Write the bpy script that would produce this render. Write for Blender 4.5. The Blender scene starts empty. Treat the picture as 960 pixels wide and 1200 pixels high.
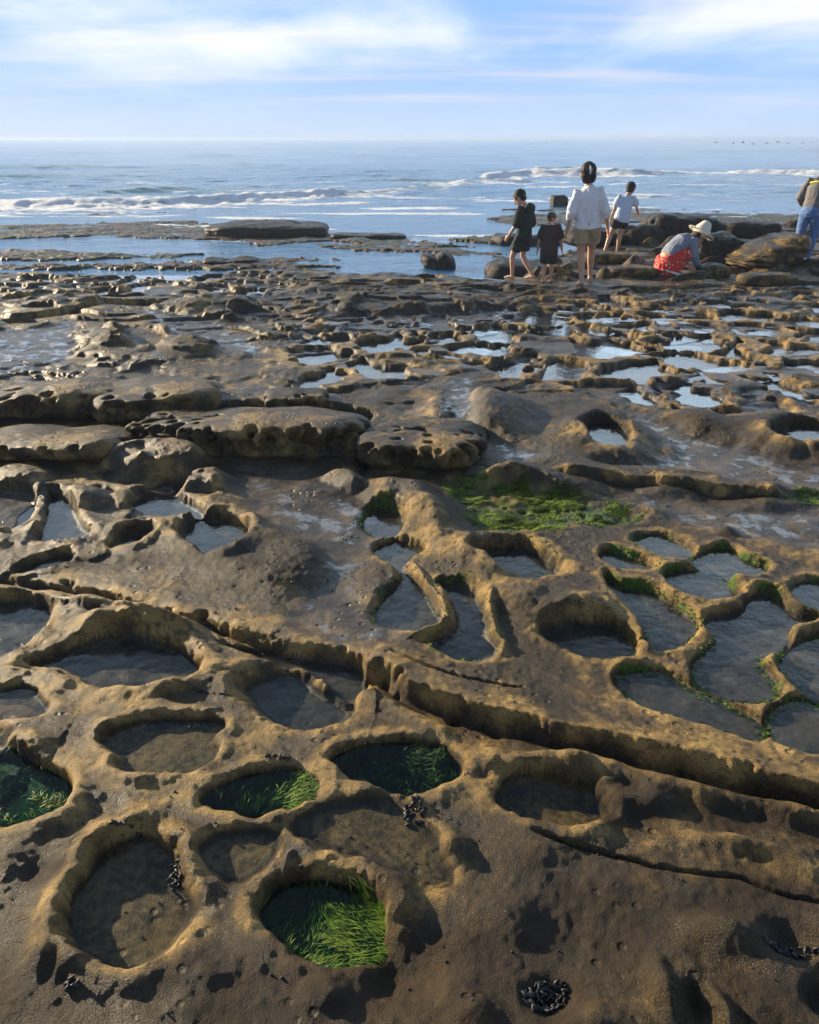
import bpy, bmesh, math, random
import numpy as np
from mathutils import Vector, Matrix
random.seed(7); rng = np.random.default_rng(11)
R = math.radians
scene = bpy.context.scene
COL = scene.collection

# ------------------------------------------------------------------ camera
CAM_H = 2.0; FPX = 900.0; PITCH = math.atan((600-162)/FPX)
cam = bpy.data.cameras.new('camera'); camo = bpy.data.objects.new('camera', cam); COL.objects.link(camo)
camo.location = (0, 0, CAM_H); camo.rotation_euler = (math.pi/2-PITCH, 0, 0)
cam.sensor_fit = 'VERTICAL'; cam.angle = 2*math.atan(600/FPX); cam.clip_end = 30000; cam.clip_start = 0.05
scene.camera = camo

def G(px, py, z=0.0):
    """where the sight line of a spot in the photograph meets the level z"""
    u = (px-480)/FPX; v = (py-600)/FPX; c, s = math.cos(PITCH), math.sin(PITCH)
    dy = c - v*s; dz = -s - v*c
    t = (z-CAM_H)/dz
    return (u*t, dy*t)
def GP(pts, z=0.0): return np.array([G(p[0], p[1], z) for p in pts])

# ------------------------------------------------------------------ noise
T2 = rng.random((256, 256)).astype(np.float32)*2-1
T3 = rng.random((32, 32, 32)).astype(np.float32)*2-1
def n2(x, y):
    xi = np.floor(x).astype(np.int64); yi = np.floor(y).astype(np.int64)
    fx = (x-xi).astype(np.float32); fy = (y-yi).astype(np.float32)
    fx = fx*fx*fx*(fx*(fx*6-15)+10); fy = fy*fy*fy*(fy*(fy*6-15)+10)
    x0 = xi & 255; x1 = (xi+1) & 255; y0 = yi & 255; y1 = (yi+1) & 255
    a = T2[x0, y0]; b = T2[x1, y0]; c = T2[x0, y1]; d = T2[x1, y1]
    return a + (b-a)*fx + (c-a)*fy + (a-b-c+d)*fx*fy
def fbm(x, y, o=4, g=0.5):
    r = 0; a = 1.0; t = 0
    for i in range(o):
        r = r + a*n2(x+17.3*i, y-9.1*i); t += a; a *= g
        x, y = 1.62*x+1.18*y, -1.18*x+1.62*y
    return r/t
def n3(p):
    q = np.floor(p).astype(np.int64); f = p-q; f = f*f*(3-2*f)
    a = q & 31; b = (q+1) & 31
    r = 0
    for i in (0, 1):
        for j in (0, 1):
            for k in (0, 1):
                w = (f[:,0] if i else 1-f[:,0])*(f[:,1] if j else 1-f[:,1])*(f[:,2] if k else 1-f[:,2])
                r = r + w*T3[(b if i else a)[:,0], (b if j else a)[:,1], (b if k else a)[:,2]]
    return r
def fbm3(p, o=4, g=0.5):
    r = 0; a = 1.; t = 0
    for i in range(o):
        r = r + a*n3(p+3.7*i); t += a; a *= g; p = p*2.03
    return r/t
def sstep(a, b, x):
    t = np.clip((x-a)/(b-a), 0, 1); return t*t*(3-2*t)

# ------------------------------------------------------------------ outlines
def smooth_closed(P, k=3):
    P = np.asarray(P, float); n = len(P); out = []
    for i in range(n):
        p0, p1, p2, p3 = P[i-1], P[i], P[(i+1) % n], P[(i+2) % n]
        for j in range(k):
            t = j/k
            out.append(0.5*((2*p1)+(-p0+p2)*t+(2*p0-5*p1+4*p2-p3)*t*t+(-p0+3*p1-3*p2+p3)*t**3))
    return np.array(out)
def smooth_open(P, k=4):
    P = np.asarray(P, float); n = len(P); out = []
    for i in range(n-1):
        p0, p1, p2, p3 = P[max(i-1, 0)], P[i], P[i+1], P[min(i+2, n-1)]
        for j in range(k):
            t = j/k
            out.append(0.5*((2*p1)+(-p0+p2)*t+(2*p0-5*p1+4*p2-p3)*t*t+(-p0+3*p1-3*p2+p3)*t**3))
    out.append(P[-1]); return np.array(out)
def sdf_poly(x, y, P):
    d2 = np.full(x.shape, 1e9); ins = np.zeros(x.shape, bool); n = len(P)
    for i in range(n):
        ax, ay = P[i]; bx, by = P[(i+1) % n]; ex, ey = bx-ax, by-ay
        wx, wy = x-ax, y-ay
        t = np.clip((wx*ex+wy*ey)/(ex*ex+ey*ey+1e-12), 0, 1)
        d2 = np.minimum(d2, (wx-ex*t)**2+(wy-ey*t)**2)
        if abs(ey) > 1e-12:
            c = ((ay <= y) & (by > y)) | ((by <= y) & (ay > y))
            ins ^= c & (x < ax+(y-ay)*ex/ey)
    d = np.sqrt(d2); return np.where(ins, -d, d)
def sd_line(x, y, P):
    """signed distance to an open line (positive on its left), and arc position"""
    best = np.full(x.shape, 1e9); sgn = np.ones(x.shape); arc = np.zeros(x.shape); L = 0
    for i in range(len(P)-1):
        ax, ay = P[i]; bx, by = P[i+1]; ex, ey = bx-ax, by-ay; l = math.hypot(ex, ey)
        wx, wy = x-ax, y-ay
        t = np.clip((wx*ex+wy*ey)/(l*l+1e-12), 0, 1)
        d2 = (wx-ex*t)**2+(wy-ey*t)**2
        m = d2 < best
        best = np.where(m, d2, best); sgn = np.where(m, np.sign(ex*wy-ey*wx), sgn); arc = np.where(m, L+l*t, arc)
        L += l
    return np.sqrt(best)*sgn, arc, L

# ------------------------------------------------------------------ the reef: traced features
# pools: outline, depth, wall width, rim height, rim width, water level (None dry), floor kind, green on rim
POOLS = []
def pool(pts, depth, w=0.03, rim=0.03, rw=0.05, water=None, floor='silt', green=0.0, z=0.0, tint='clear'):
    ds = .72 if z > .05 else .60
    nd = max(.028, depth*ds)
    if water is not None: water = -(nd-min(.02, depth+water)) if floor != 'weed' and depth < .1 else water*ds
    depth = nd; rim = rim*.6; rw = rw*1.15
    POOLS.append(dict(P=smooth_closed(GP(pts, z+rim*0.7)), depth=depth, w=w, rim=rim, rw=rw, water=water, floor=floor, green=green, z=z, tint=tint))
pool([(170,965),(200,990),(215,1025),(222,1055),(210,1085),(190,1110),(160,1127),(135,1127),(110,1117),(88,1100),(78,1075),(80,1040),(100,1015),(125,985)], .055,.030,.045,.045,-.049,'brown')
pool([(300,1045),(320,1020),(350,1009),(385,1007),(420,1015),(445,1035),(455,1055),(452,1077),(435,1100),(405,1115),(370,1117),(345,1105),(320,1085),(302,1065)], .14,.030,.04,.045,-.112,'weed',tint='green')
pool([(235,932),(260,915),(290,902),(325,897),(355,900),(370,912),(365,930),(345,942),(320,947),(290,949),(260,942)], .12,.02,.03,.04,-.022,'weed',tint='green')
pool([(-70,900),(-40,875),(0,868),(15,867),(30,875),(45,886),(62,896),(76,910),(80,930),(70,947),(50,957),(25,962),(0,965),(-40,955),(-75,930)], .16,.02,.03,.04,-.05,'weed',tint='teal')
pool([(388,885),(400,873),(430,863),(470,861),(510,866),(530,878),(540,892),(530,905),(510,915),(480,922),(450,918),(420,908),(400,898)], .16,.02,.03,.04,-.045,'weed',tint='green')
pool([(587,915),(610,897),(635,892),(665,898),(695,905),(710,925),(715,942),(700,952),(685,960),(665,964),(645,960),(620,957),(600,945),(585,930)], .12,.022,.03,.04,-.06,'brown',tint='clear')
pool([(345,960),(370,942),(420,932),(470,930),(490,955),(512,975),(518,1000),(528,1026),(490,1022),(450,1008),(410,993),(365,980)], .045,.035,.015,.04,-.034,'brown')
pool([(115,862),(125,850),(145,843),(170,836),(210,836),(255,838),(264,848),(250,860),(258,872),(250,888),(220,900),(190,903),(155,903),(135,895),(140,880),(118,870)], .05,.02,.022,.03,-.042,'brown')
pool([(232,990),(262,972),(300,968),(325,975),(318,998),(290,1020),(262,1022),(240,1012)], .03,.03,.0,.03,-.0245,'brown')
pool([(30,772),(60,758),(100,742),(135,733),(175,735),(210,748),(230,763),(237,775),(225,787),(200,795),(165,798),(125,798),(100,792),(85,782),(55,777)], .085,.02,.045,.05,-.066,'silt',.15)
pool([(278,795),(295,780),(325,771),(360,778),(380,793),(402,803),(418,818),(405,834),(380,842),(345,843),(320,833),(295,816)], .13,.05,.02,.05,-.105,'silt')
pool([(255,748),(320,755),(390,762),(425,772),(428,802),(405,812),(385,795),(360,778),(325,770),(290,762)], .10,.025,.0,.03,-.094,'silt')
pool([(-60,700),(0,690),(30,688),(56,698),(52,722),(36,742),(0,768),(-60,775)], .13,.022,.02,.04,-.115,'silt')
pool([(-50,806),(0,803),(25,799),(48,810),(56,825),(45,838),(0,842),(-50,843)], .04,.02,.012,.03,-.034,'silt')
pool([(208,622),(215,606),(232,597),(255,594),(275,599),(294,612),(291,628),(272,645),(250,653),(235,646),(218,634)], .15,.03,.035,.05,-.10,'silt')
pool([(147,590),(160,575),(180,569),(207,572),(233,584),(242,595),(217,599),(187,600),(160,598)], .12,.03,.03,.05,-.085,'silt')
pool([(168,566),(192,556),(214,558),(220,566),(208,571),(180,572)], .10,.03,.02,.05,-.085,'silt')
pool([(58,570),(78,576),(88,590),(94,604),(106,615),(80,625),(40,625),(52,600)], .11,.03,.035,.05,-.08,'silt')
pool([(-60,575),(0,568),(36,570),(40,590),(24,608),(0,614),(-60,618)], .12,.03,.035,.05,-.085,'silt')
pool([(125,638),(138,620),(158,612),(178,612),(182,622),(165,633),(148,638)], .10,.03,.03,.04,-.07,'silt')
pool([(15,663),(45,648),(80,642),(84,652),(60,662),(30,668)], .09,.03,.03,.04,-.06,'silt')
pool([(549,646),(560,636),(580,629),(600,628),(615,629),(632,637),(647,645),(660,656),(655,668),(640,675),(625,678),(608,675),(590,670),(572,661),(560,655)], .13,.025,.035,.05,-.085,'silt',.25)
pool([(630,737),(650,721),(680,715),(705,718),(727,727),(744,738),(751,750),(745,762),(720,765),(690,763),(670,756),(652,747)], .10,.022,.03,.045,-.075,'silt',.25)
GE = [
 [(712,672),(725,680),(750,683),(772,690),(785,700),(805,711),(817,722),(816,733),(805,743),(795,753),(775,758),(762,749),(758,733),(748,720),(732,703),(718,688)],
 [(706,646),(723,641),(745,648),(763,655),(770,663),(745,666),(720,663)],
 [(742,632),(750,624),(773,621),(793,628),(808,637),(812,644),(800,651),(783,649),(767,643),(750,636)],
 [(812,650),(827,642),(847,636),(860,640),(873,648),(897,656),(896,665),(880,673),(853,673),(833,668),(820,661)],
 [(780,668),(800,662),(838,666),(862,684),(867,692),(853,698),(827,699),(805,694),(790,685)],
 [(828,720),(847,715),(873,711),(877,702),(893,688),(909,691),(919,702),(935,712),(957,717),(945,727),(925,730),(925,743),(915,757),(895,762),(890,768),(903,783),(911,797),(908,810),(887,814),(860,811),(837,806),(820,794),(813,780),(817,767),(833,754),(842,743),(830,732)],
 [(915,772),(925,757),(943,743),(960,737),(1010,735),(1040,760),(1030,800),(990,822),(962,816),(945,806),(928,790)],
 [(905,830),(921,817),(940,812),(960,820),(1000,835),(1010,865),(960,877),(930,874),(908,860)],
 [(725,785),(750,778),(780,781),(807,795),(833,808),(860,820),(882,830),(895,843),(896,854),(887,864),(867,859),(840,851),(807,841),(780,831),(753,818),(735,804)],
 [(927,687),(940,677),(960,675),(990,685),(990,703),(965,711),(945,706)]]
for g in GE: pool(g, .07,.02,.020,.028,-.058,'silt',.75)
pool([(438,637),(467,627),(494,636),(497,642),(480,655),(480,665),(500,685),(510,702),(523,720),(520,728),(505,738),(462,733),(436,721),(445,695),(466,677),(464,665),(445,652)], .075,.03,.004,.03,-.066,'silt',.35)
pool([(512,680),(555,682),(573,715),(577,735),(587,750),(581,766),(550,773),(512,761),(493,750),(525,735),(536,720),(527,700)], .06,.03,.004,.03,-.0555,'silt',.35)
pool([(423,608),(440,588),(460,592),(472,602),(468,620),(445,626)], .08,.03,.01,.03,-.07,'silt',.6)
pool([(678,490),(693,482),(710,481),(729,488),(742,500),(733,511),(713,513),(697,509),(686,500)], .15,.04,.03,.07,-.115,'silt',z=.1)
pool([(901,497),(917,487),(940,483),(965,486),(987,497),(975,509),(940,512),(914,507)], .15,.04,.03,.07,-.115,'silt',z=.1)
for p in ([(790,457),(813,450),(842,453),(855,460),(840,473),(813,475),(797,468)],[(725,452),(750,445),(775,450),(782,457),(767,465),(747,464),(735,458)],
          [(865,470),(887,463),(915,465),(932,477),(907,481),(878,479)],[(777,447),(800,440),(827,441),(855,448),(840,454),(800,453)],
          [(868,455),(890,450),(905,456),(893,464),(872,463)],[(915,452),(945,448),(985,452),(985,461),(930,461)]):
    pool(p, .13,.04,.03,.06,-.105,'silt',z=.02)
pool([(556,394),(575,388),(600,390),(604,402),(590,410),(565,410)], .14,.05,.03,.06,-.11,'silt',z=.0)
pool([(535,388),(560,384),(585,386),(560,391)], .10,.05,.0,.05,-.05,'silt')
pool([(138,378),(150,372),(185,376),(192,388),(170,394),(145,388)], .14,.06,.02,.07,None,'rock',z=.15)
pool([(322,370),(335,366),(348,370),(344,376),(328,376)], .10,.05,.02,.06,None,'rock',z=.1)
pool([(352,340),(385,337),(396,343),(375,349),(355,347)], .12,.05,.02,.06,None,'rock',z=.15)
pool([(512,334),(540,331),(556,336),(535,340)], .12,.05,.02,.06,None,'rock',z=.15)

# mounds: centre, half width (photo px), half depth (m), height, flatness
MOUNDS = []
def mound(px, py, wpx, dm, h, rot=0., k=.0, z=0.):
    x, y = G(px, py, z+h*.6); depth = y*math.cos(PITCH)+(CAM_H-z)*math.sin(PITCH)
    MOUNDS.append((x, y, wpx/FPX*depth, dm, h, R(rot), k))
mound(480,348,185,.80,.20,-2,.25); mound(250,352,90,.55,.13); mound(150,385,80,.75,.20,0,.1); mound(225,400,62,.5,.13)
mound(40,395,70,.5,.08); mound(60,350,90,.5,.10); mound(560,470,88,.8,.17,0,.15); mound(700,500,75,.62,.12,0,.1); mound(935,502,100,.7,.13,0,.15)
mound(820,490,55,.4,.08); mound(640,560,110,.26,.08,0,.1); mound(590,555,50,.2,.07); mound(780,572,70,.2,.06); mound(820,548,60,.2,.05); mound(900,585,80,.16,.04)
mound(855,615,25,.10,.045); mound(760,595,60,.15,.03)
mound(385,560,52,.20,.09,0,.45); mound(95,572,45,.20,.11,0,.2); mound(60,605,40,.12,.10,0,.2); mound(183,530,78,.24,.13,-10,.55)
mound(243,556,52,.15,.09,0,.4); mound(190,610,60,.10,.05,0,.2); mound(150,545,30,.12,.08); mound(20,550,50,.2,.10,0,.2); mound(100,705,60,.10,.05); mound(150,722,105,.12,.085,-8,.2); mound(335,805,50,.09,.05)
mound(530,985,34,.10,.045); mound(620,985,60,.2,.02); mound(470,1040,40,.2,.02); mound(60,1080,30,.25,.035); mound(850,1085,70,.09,.06,-10); mound(780,1150,26,.14,.05); mound(700,1190,60,.1,.03)
mound(850,1190,26,.12,.055); mound(230,1130,60,.10,.02); mound(10,1000,50,.15,.03); mound(945,1000,60,.16,.03); mound(500,590,40,.35,.09,20,.1); mound(480,570,42,.2,.07); mound(660,705,80,.28,.05,0,.2)
mound(300,640,140,.5,.04,0,.3); mound(330,675,110,.25,.03); mound(520,700,14,.3,.03)
# broad hollows
mound(455,1135,100,.17,-.075); mound(690,1105,110,.20,-.03); mound(590,1060,70,.12,.022,-20); mound(560,1175,45,.08,.04); mound(380,1160,50,.07,.03); mound(760,930,60,.07,.04,-10); mound(870,985,80,.06,.04,-14); mound(930,1112,58,.10,-.055); mound(820,1180,22,.10,-.04); mound(650,1170,45,.09,-.04); mound(740,970,70,.10,-.02)
mound(300,1010,60,.16,-.02); mound(430,540,14,.5,-.10); mound(600,600,90,.28,-.03)
# ledges: crest line left to right, height behind, drop in front, reach behind, reach in front, sharpness
LEDGES = []
def ledge(pts, A, B, Lb, Lf, sh=.012, z=None, e=.15):
    LEDGES.append((smooth_open(GP(pts, A if z is None else z)), A, B, Lb, Lf, sh, e))
ledge([(415,782),(425,766),(450,771),(480,788),(520,803),(560,816),(640,831),(720,846),(800,866),(880,887),(960,907),(1080,935),(1250,980)], .095,.045,.16,.08,.020)
ledge([(430,815),(480,836),(530,853),(600,872),(680,880),(760,905),(880,930),(960,942),(1100,970)], .0,-.0,.1,.05)
ledge([(-200,655),(-60,664),(0,670),(60,679),(130,694),(200,714),(240,722),(300,744),(350,754),(410,766)], .02,.055,.4,.035,.008)
ledge([(-200,668),(0,688),(80,703),(160,722),(250,738)], .035,.02,.1,.2,.02)
ledge([(640,549),(720,557),(800,564),(860,571),(960,573),(1100,575)], .05,.05,.3,.3,.03)
ledge([(540,563),(600,585),(650,590),(700,598)], .02,.02,.3,.2,.03)
ledge([(230,470),(300,462),(380,470),(450,478)], .03,.08,.4,.3,.03)
ledge([(380,455),(440,448),(500,440),(560,430),(640,425),(700,432)], .03,.06,.3,.25,.03)
ledge([(340,425),(400,418),(470,415),(560,420),(640,414)], .03,.07,.3,.25,.03)
ledge([(360,402),(420,393),(500,395),(560,385),(640,382),(760,388)], .03,.07,.3,.3,.04)
ledge([(0,372),(60,366),(130,352),(200,352)], .03,.08,.5,.3,.04)
ledge([(0,343),(70,340),(130,338),(180,330),(240,333),(300,338)], .04,.09,.5,.3,.04)
ledge([(640,405),(740,400),(840,410),(960,402)], .02,.06,.3,.3,.04)
ledge([(700,372),(800,366),(880,370),(980,362)], .03,.08,.4,.3,.04)
ledge([(620,350),(700,352),(800,347),(880,350),(990,345)], .03,.08,.5,.3,.04)
RIDGES = []
def ridge(pts, w, h, z=0.): RIDGES.append((smooth_open(GP(pts, z+h*.5)), w, h))
ridge([(548,868),(600,884),(680,884),(760,907),(880,932),(960,946),(1100,975)], .05, .05)
ridge([(415,800),(440,815),(490,838),(540,862)], .04, .03)
ridge([(440,560),(462,590),(500,610),(540,640),(590,690),(640,705)], .12, .05)
ridge([(480,655),(500,682),(520,712),(522,728),(500,742),(470,748)], .016, .035)
ridge([(575,690),(580,735),(590,752),(575,768)], .02, .03)
# narrow cracks
CRACKS = [([(620,978),(660,987),(700,996),(740,1006),(780,1016),(830,1024),(870,1031),(915,1047),(960,1056),(1050,1075)],.006,.03),
 ([(555,871),(600,880),(640,884),(660,886)],.006,.02), ([(165,800),(200,806),(250,813),(300,817)],.004,.010), ([(0,783),(40,786),(90,792)],.004,.012),
 ([(0,678),(60,688),(120,700),(200,722),(260,738),(330,752)],.006,.03), ([(455,768),(500,787),(560,797),(620,806)],.006,.025),
 ([(720,800),(780,832),(830,852),(880,870)],.005,.015)]
CRACKS = [(smooth_open(GP(p)), w, d) for p, w, d in CRACKS]
NOTCH = []
for L_, n_ in ((LEDGES[0][0], 34), (LEDGES[2][0], 24), (LEDGES[5][0], 16), (LEDGES[7][0], 16), (LEDGES[8][0], 20), (LEDGES[9][0], 20)):
    for _ in range(n_):
        i_ = random.randrange(len(L_)-1); t_ = random.random(); q_ = L_[i_]*(1-t_)+L_[i_+1]*t_; k_ = 1+max(0, (q_[1]-4)*.25)
        NOTCH.append((q_[0]+random.gauss(0, .03), q_[1]-.012+random.gauss(0, .022)*k_, random.uniform(.008, .030)*k_, random.uniform(.015, .06)))
# wet silt sheets, dark spots for dampness and painted shade, sea-lettuce patches, weedy shelves (outlines)
WET = [([(-60,395),(40,383),(85,378),(85,415),(40,430),(-60,445)],-.03),([(165,362),(235,372),(312,408),(268,412),(200,390)],-.03),([(395,372),(600,362),(640,372),(500,386),(400,388)],-.02),
 ([(262,548),(330,540),(430,585),(445,625),(420,680),(470,745),(400,752),(330,720),(380,660),(300,600)],-.012),([(520,470),(548,440),(560,470),(560,505),(640,530),(600,540),(530,510)],-.02),
 ([(735,480),(790,500),(850,520),(980,545),(980,575),(780,552),(700,545),(790,530)],-.03),([(740,575),(860,590),(980,600),(980,640),(880,625),(790,605)],-.03)]
WET = [(smooth_closed(GP(p)), z) for p, z in WET]
GREEN = [smooth_closed(GP(p, -.02)) for p in ([(520,563),(560,568),(625,573),(690,588),(755,604),(705,617),(640,624),(580,627),(548,602)], [(915,581),(960,578),(1010,583),(990,592),(930,590)])]
DAMP_SHADE = [(310,650,130,40),(400,590,60,20),(620,1010,60,40),(900,1170,90,50),(250,1150,110,50),(60,1140,60,30),(420,1060,40,30),(560,1180,90,30),(880,950,90,25),(80,860,40,16),(480,357,190,16),(230,396,62,18),(135,396,75,14),(620,345,60,8),(300,352,60,8),(850,500,110,14),(800,455,60,8),(120,720,60,8),(500,1150,300,50),(720,940,180,40),(850,1060,110,30),(90,660,160,14),(250,900,20,15),(450,1135,160,90),(690,1075,150,90),(700,950,70,30),(30,1170,110,80),(900,1040,110,40),(300,1180,120,60),(560,1120,90,60),(740,1090,60,40),(560,455,60,20),(700,495,90,20),(650,610,60,12),(330,660,120,30),(460,1030,40,40),(60,1020,50,40),(930,505,90,15),(850,960,60,25),(640,1180,120,50),(10,925,30,60)]  # wet rock, plus shade painted on near faces of mounds
DAMP_SHADE = [(*G(a, b), c/FPX*(G(a,b)[1]*.9+.87), abs(G(a,b-d)[1]-G(a,b+d)[1])/2) for a, b, c, d in DAMP_SHADE]
SEA = -.16
LAND = smooth_closed(GP([(-1500,330),(-400,320),(0,317),(100,320),(200,322),(300,317),(360,314),(450,320),(540,324),(590,330),(640,318),(650,300),(700,282),(760,264),(860,262),(960,259),(1400,256),(3400,262),(5000,420),(3000,1500),(-2500,1500),(-4000,420)]), 1)
SHELF = [(GP(p, SEA), z) for p, z in (([(-400,268),(0,264),(110,262),(200,258),(250,262),(330,283),(230,282),(100,278),(0,282),(-400,285)],.02),([(-400,292),(0,292),(150,296),(260,297),(200,304),(60,307),(-400,308)],.025),
  ([(240,274),(400,276),(500,282),(560,290),(470,292),(380,284),(300,290)],.03),([(520,281),(560,278),(640,276),(640,288),(560,287)],.05),([(560,255),(640,250),(760,250),(960,252),(1300,250),(1300,264),(760,262),(600,266)],.03),([(200,306),(290,302),(420,303),(330,311),(240,312)],.02),([(-300,308),(100,310),(300,307),(430,313),(300,318),(-300,318)],.035),([(330,284),(470,288),(600,296),(600,304),(500,298),(400,294)],.02),([(-300,246),(100,246),(260,250),(100,254),(-300,254)],-.02),([(560,245),(700,243),(960,245),(960,249),(700,249)],-.01))]
# random lumps and pits for the far platform and for what lies outside the frame
PITS = []; LUMPS = []
def add_pits(n, x0, x1, y0, y1, r0, r1, cond, wet):
    k = 0; tries = 0
    while k < n and tries < n*30:
        tries += 1
        y = random.uniform(y0, y1); x = random.uniform(x0, x1)*(y if x1 < 1.5 else 1)
        r = r0+(r1-r0)*random.random()**1.6
        if not cond(x, y): continue
        if any((x-q[0])**2/1.6+(y-q[1])**2 < (.8*(r+q[2]))**2 for q in PITS): continue
        if any(((x-m[0])/(m[2]+.1))**2+((y-m[1])/(m[3]*.8+.1))**2 < .8 for m in MOUNDS if m[4] > .09): continue
        PITS.append((x, y, r, random.uniform(1.2, 2.4), random.uniform(-.25, .25), random.uniform(.04, .085), random.random()*50)); k += 1
px_of = lambda x, y: 480+FPX*x/(y*math.cos(PITCH)+CAM_H*math.sin(PITCH))
add_pits(45, -.05, .60, 6.9, 12.2, .09, .30, lambda x, y: px_of(x, y) > 470+max(0, (7.6-y))*160, 1)
add_pits(60, -.75, .1, 6.6, 12.8, .08, .30, lambda x, y: 330 < px_of(x, y) < 640 or y > 9.4 or px_of(x, y) < 0, 0)
add_pits(60, -1.3, 1.3, 1.2, 9, .06, .22, lambda x, y: not (-30 < px_of(x, y) < 1000), 0)
for i in range(120):
    y = random.uniform(12.2, 21); x = random.uniform(.17, .75)*y
    LUMPS.append((x, y, random.uniform(.15, .6), random.uniform(.12, .35), random.uniform(.05, .2), random.uniform(-.5, .5), .2))

C_R = np.random.default_rng(3); CJX = C_R.random((64, 64)); CJY = C_R.random((64, 64)); CV = C_R.random((64, 64))
def cells(x, y):
    xi = np.floor(x).astype(int); yi = np.floor(y).astype(int); f1 = np.full(x.shape, 9.); f2 = np.full(x.shape, 9.); v = np.zeros(x.shape)
    for i in (-1, 0, 1):
        for j in (-1, 0, 1):
            a = (xi+i) & 63; b = (yi+j) & 63
            d = np.hypot(xi+i+.5+.85*(CJX[a, b]-.5)-x, yi+j+.5+.85*(CJY[a, b]-.5)-y)
            m = d < f1; f2 = np.where(m, f1, np.minimum(f2, d)); v = np.where(m, CV[a, b], v); f1 = np.where(m, d, f1)
    return f2-f1, v
NET = [GP([(500,470),(640,446),(700,470),(860,480),(980,462),(1300,470),(1300,338),(960,340),(800,345),(650,345),(560,378),(470,390),(340,395),(320,420),(350,450)]), GP([(-700,350),(0,345),(180,342),(330,345),(330,322),(0,320),(-700,325)]),
       GP([(-60,635),(120,640),(200,600),(250,570),(150,545),(60,545),(-60,540)])]
NET.append(GP([(330,345),(640,345),(560,378),(470,390),(340,395),(300,370)])); NET.append(GP([(-60,470),(0,430),(120,425),(250,440),(330,455),(330,470),(140,470)]))
NETK = [1., .9, .45, .5, .5]
def terrain(x, y):
    x = np.asarray(x, float); y = np.asarray(y, float)
    far = sstep(4, 9, y)
    wa = fbm(x*3.1, y*3.1, 3); wb = fbm(x*3.1+40, y*3.1+13, 3)
    fine = fbm(x*13, y*13, 3); mid = fbm(x*5.3+7, y*5.3, 3)
    amp = .014+.045*far
    X = x+wa*amp; Y = y+wb*amp
    z = .028*fbm(x*.9, y*.9+5, 2)*(1+far) + .010*mid + .0045*fine + .0022*n2(x*47, y*47)*(1-far)
    scal = np.abs(n2(x*26, y*26))*.012
    # terraced ledges of the middle distance
    tn = fbm(x*.55+3, y*1.0+8, 3)*2.6; tf = tn-np.floor(tn)
    z += sstep(5.6, 7.5, y)*(.055*(sstep(.0, .14, tf)-tf*.9)-.02)
    z += sstep(6, 9, y)*.02*np.abs(fbm(x*1.6, y*2.6, 3))
    for (cx, cy, rx, ry, h, ro, k) in MOUNDS+LUMPS:
        m = (np.abs(X-cx) < rx+ry) & (np.abs(Y-cy) < ry+rx*abs(math.sin(ro))+.02)
        if not m.any(): continue
        dx = X[m]-cx; dy = Y[m]-cy; c, s = math.cos(ro), math.sin(ro)
        q = ((dx*c+dy*s)/rx)**2+((-dx*s+dy*c)/ry)**2
        z[m] += h*sstep(1.0, k, np.sqrt(q))
    attr = {k: np.zeros(x.shape, np.float32) for k in ('silt', 'green', 'damp_shade', 'shelf', 'brown', 'dry', 'film')}
    for (P, A, B, Lb, Lf, sh, e) in LEDGES:
        if A == 0 and B == 0: continue
        mg = 2.5*max(Lb, Lf)
        m = (x > P[:,0].min()-mg) & (x < P[:,0].max()+mg) & (y > P[:,1].min()-mg) & (y < P[:,1].max()+mg)
        if not m.any(): continue
        s, a, L = sd_line(X[m], Y[m], P)
        s = s+fine[m]*.014*(1+1*far[m])+mid[m]*.020*(1+2*far[m])+scal[m]*.35+.010*wa[m]
        w = sstep(0, e, a)*sstep(0, e, L-a)
        up = sstep(-sh, sh, s)
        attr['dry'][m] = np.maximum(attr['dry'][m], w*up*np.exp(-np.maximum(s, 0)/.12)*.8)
        z[m] += w*(up*(A*np.exp(-np.maximum(s, 0)/Lb)-(.35*min(A+B, .09))*np.exp(-np.maximum(s, 0)/(.022+.02*A/.08))) - (1-up)*B*np.exp(np.minimum(s, 0)/Lf))
    for (P, w_, h_) in RIDGES:
        m = (x > P[:,0].min()-4*w_) & (x < P[:,0].max()+4*w_) & (y > P[:,1].min()-4*w_) & (y < P[:,1].max()+4*w_)
        if not m.any(): continue
        s, a, L = sd_line(X[m], Y[m], P)
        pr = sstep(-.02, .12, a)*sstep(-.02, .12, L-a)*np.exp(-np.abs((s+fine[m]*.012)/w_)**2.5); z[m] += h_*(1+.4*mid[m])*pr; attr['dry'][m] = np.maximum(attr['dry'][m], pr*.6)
    for (P, zz) in WET:
        m = (x > P[:,0].min()-.3) & (x < P[:,0].max()+.3) & (y > P[:,1].min()-.3) & (y < P[:,1].max()+.3)
        if not m.any(): continue
        d = sdf_poly(X[m], Y[m], P)+mid[m]*.05*(1+far[m])
        t = sstep(.10, -.10, d)
        z[m] = z[m]*(1-t*.75)+t*.75*(zz+.004*fine[m]); attr['silt'][m] = np.maximum(attr['silt'][m], t*.8); attr['film'][m] = np.maximum(attr['film'][m], t*sstep(.0, .16, mid[m]+.7*fine[m]))
    for P in GREEN:
        m = (x > P[:,0].min()-.3) & (x < P[:,0].max()+.3) & (y > P[:,1].min()-.3) & (y < P[:,1].max()+.3)
        if not m.any(): continue
        d = sdf_poly(X[m], Y[m], P)+mid[m]*.05
        t = sstep(.06, -.06, d); z[m] = z[m]*(1-t*.93)+t*.93*(-.03+.014*fine[m]+.02*mid[m]); attr['green'][m] = np.maximum(attr['green'][m], t*.5)
        attr['silt'][m] = np.maximum(attr['silt'][m], t*.5)
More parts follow.
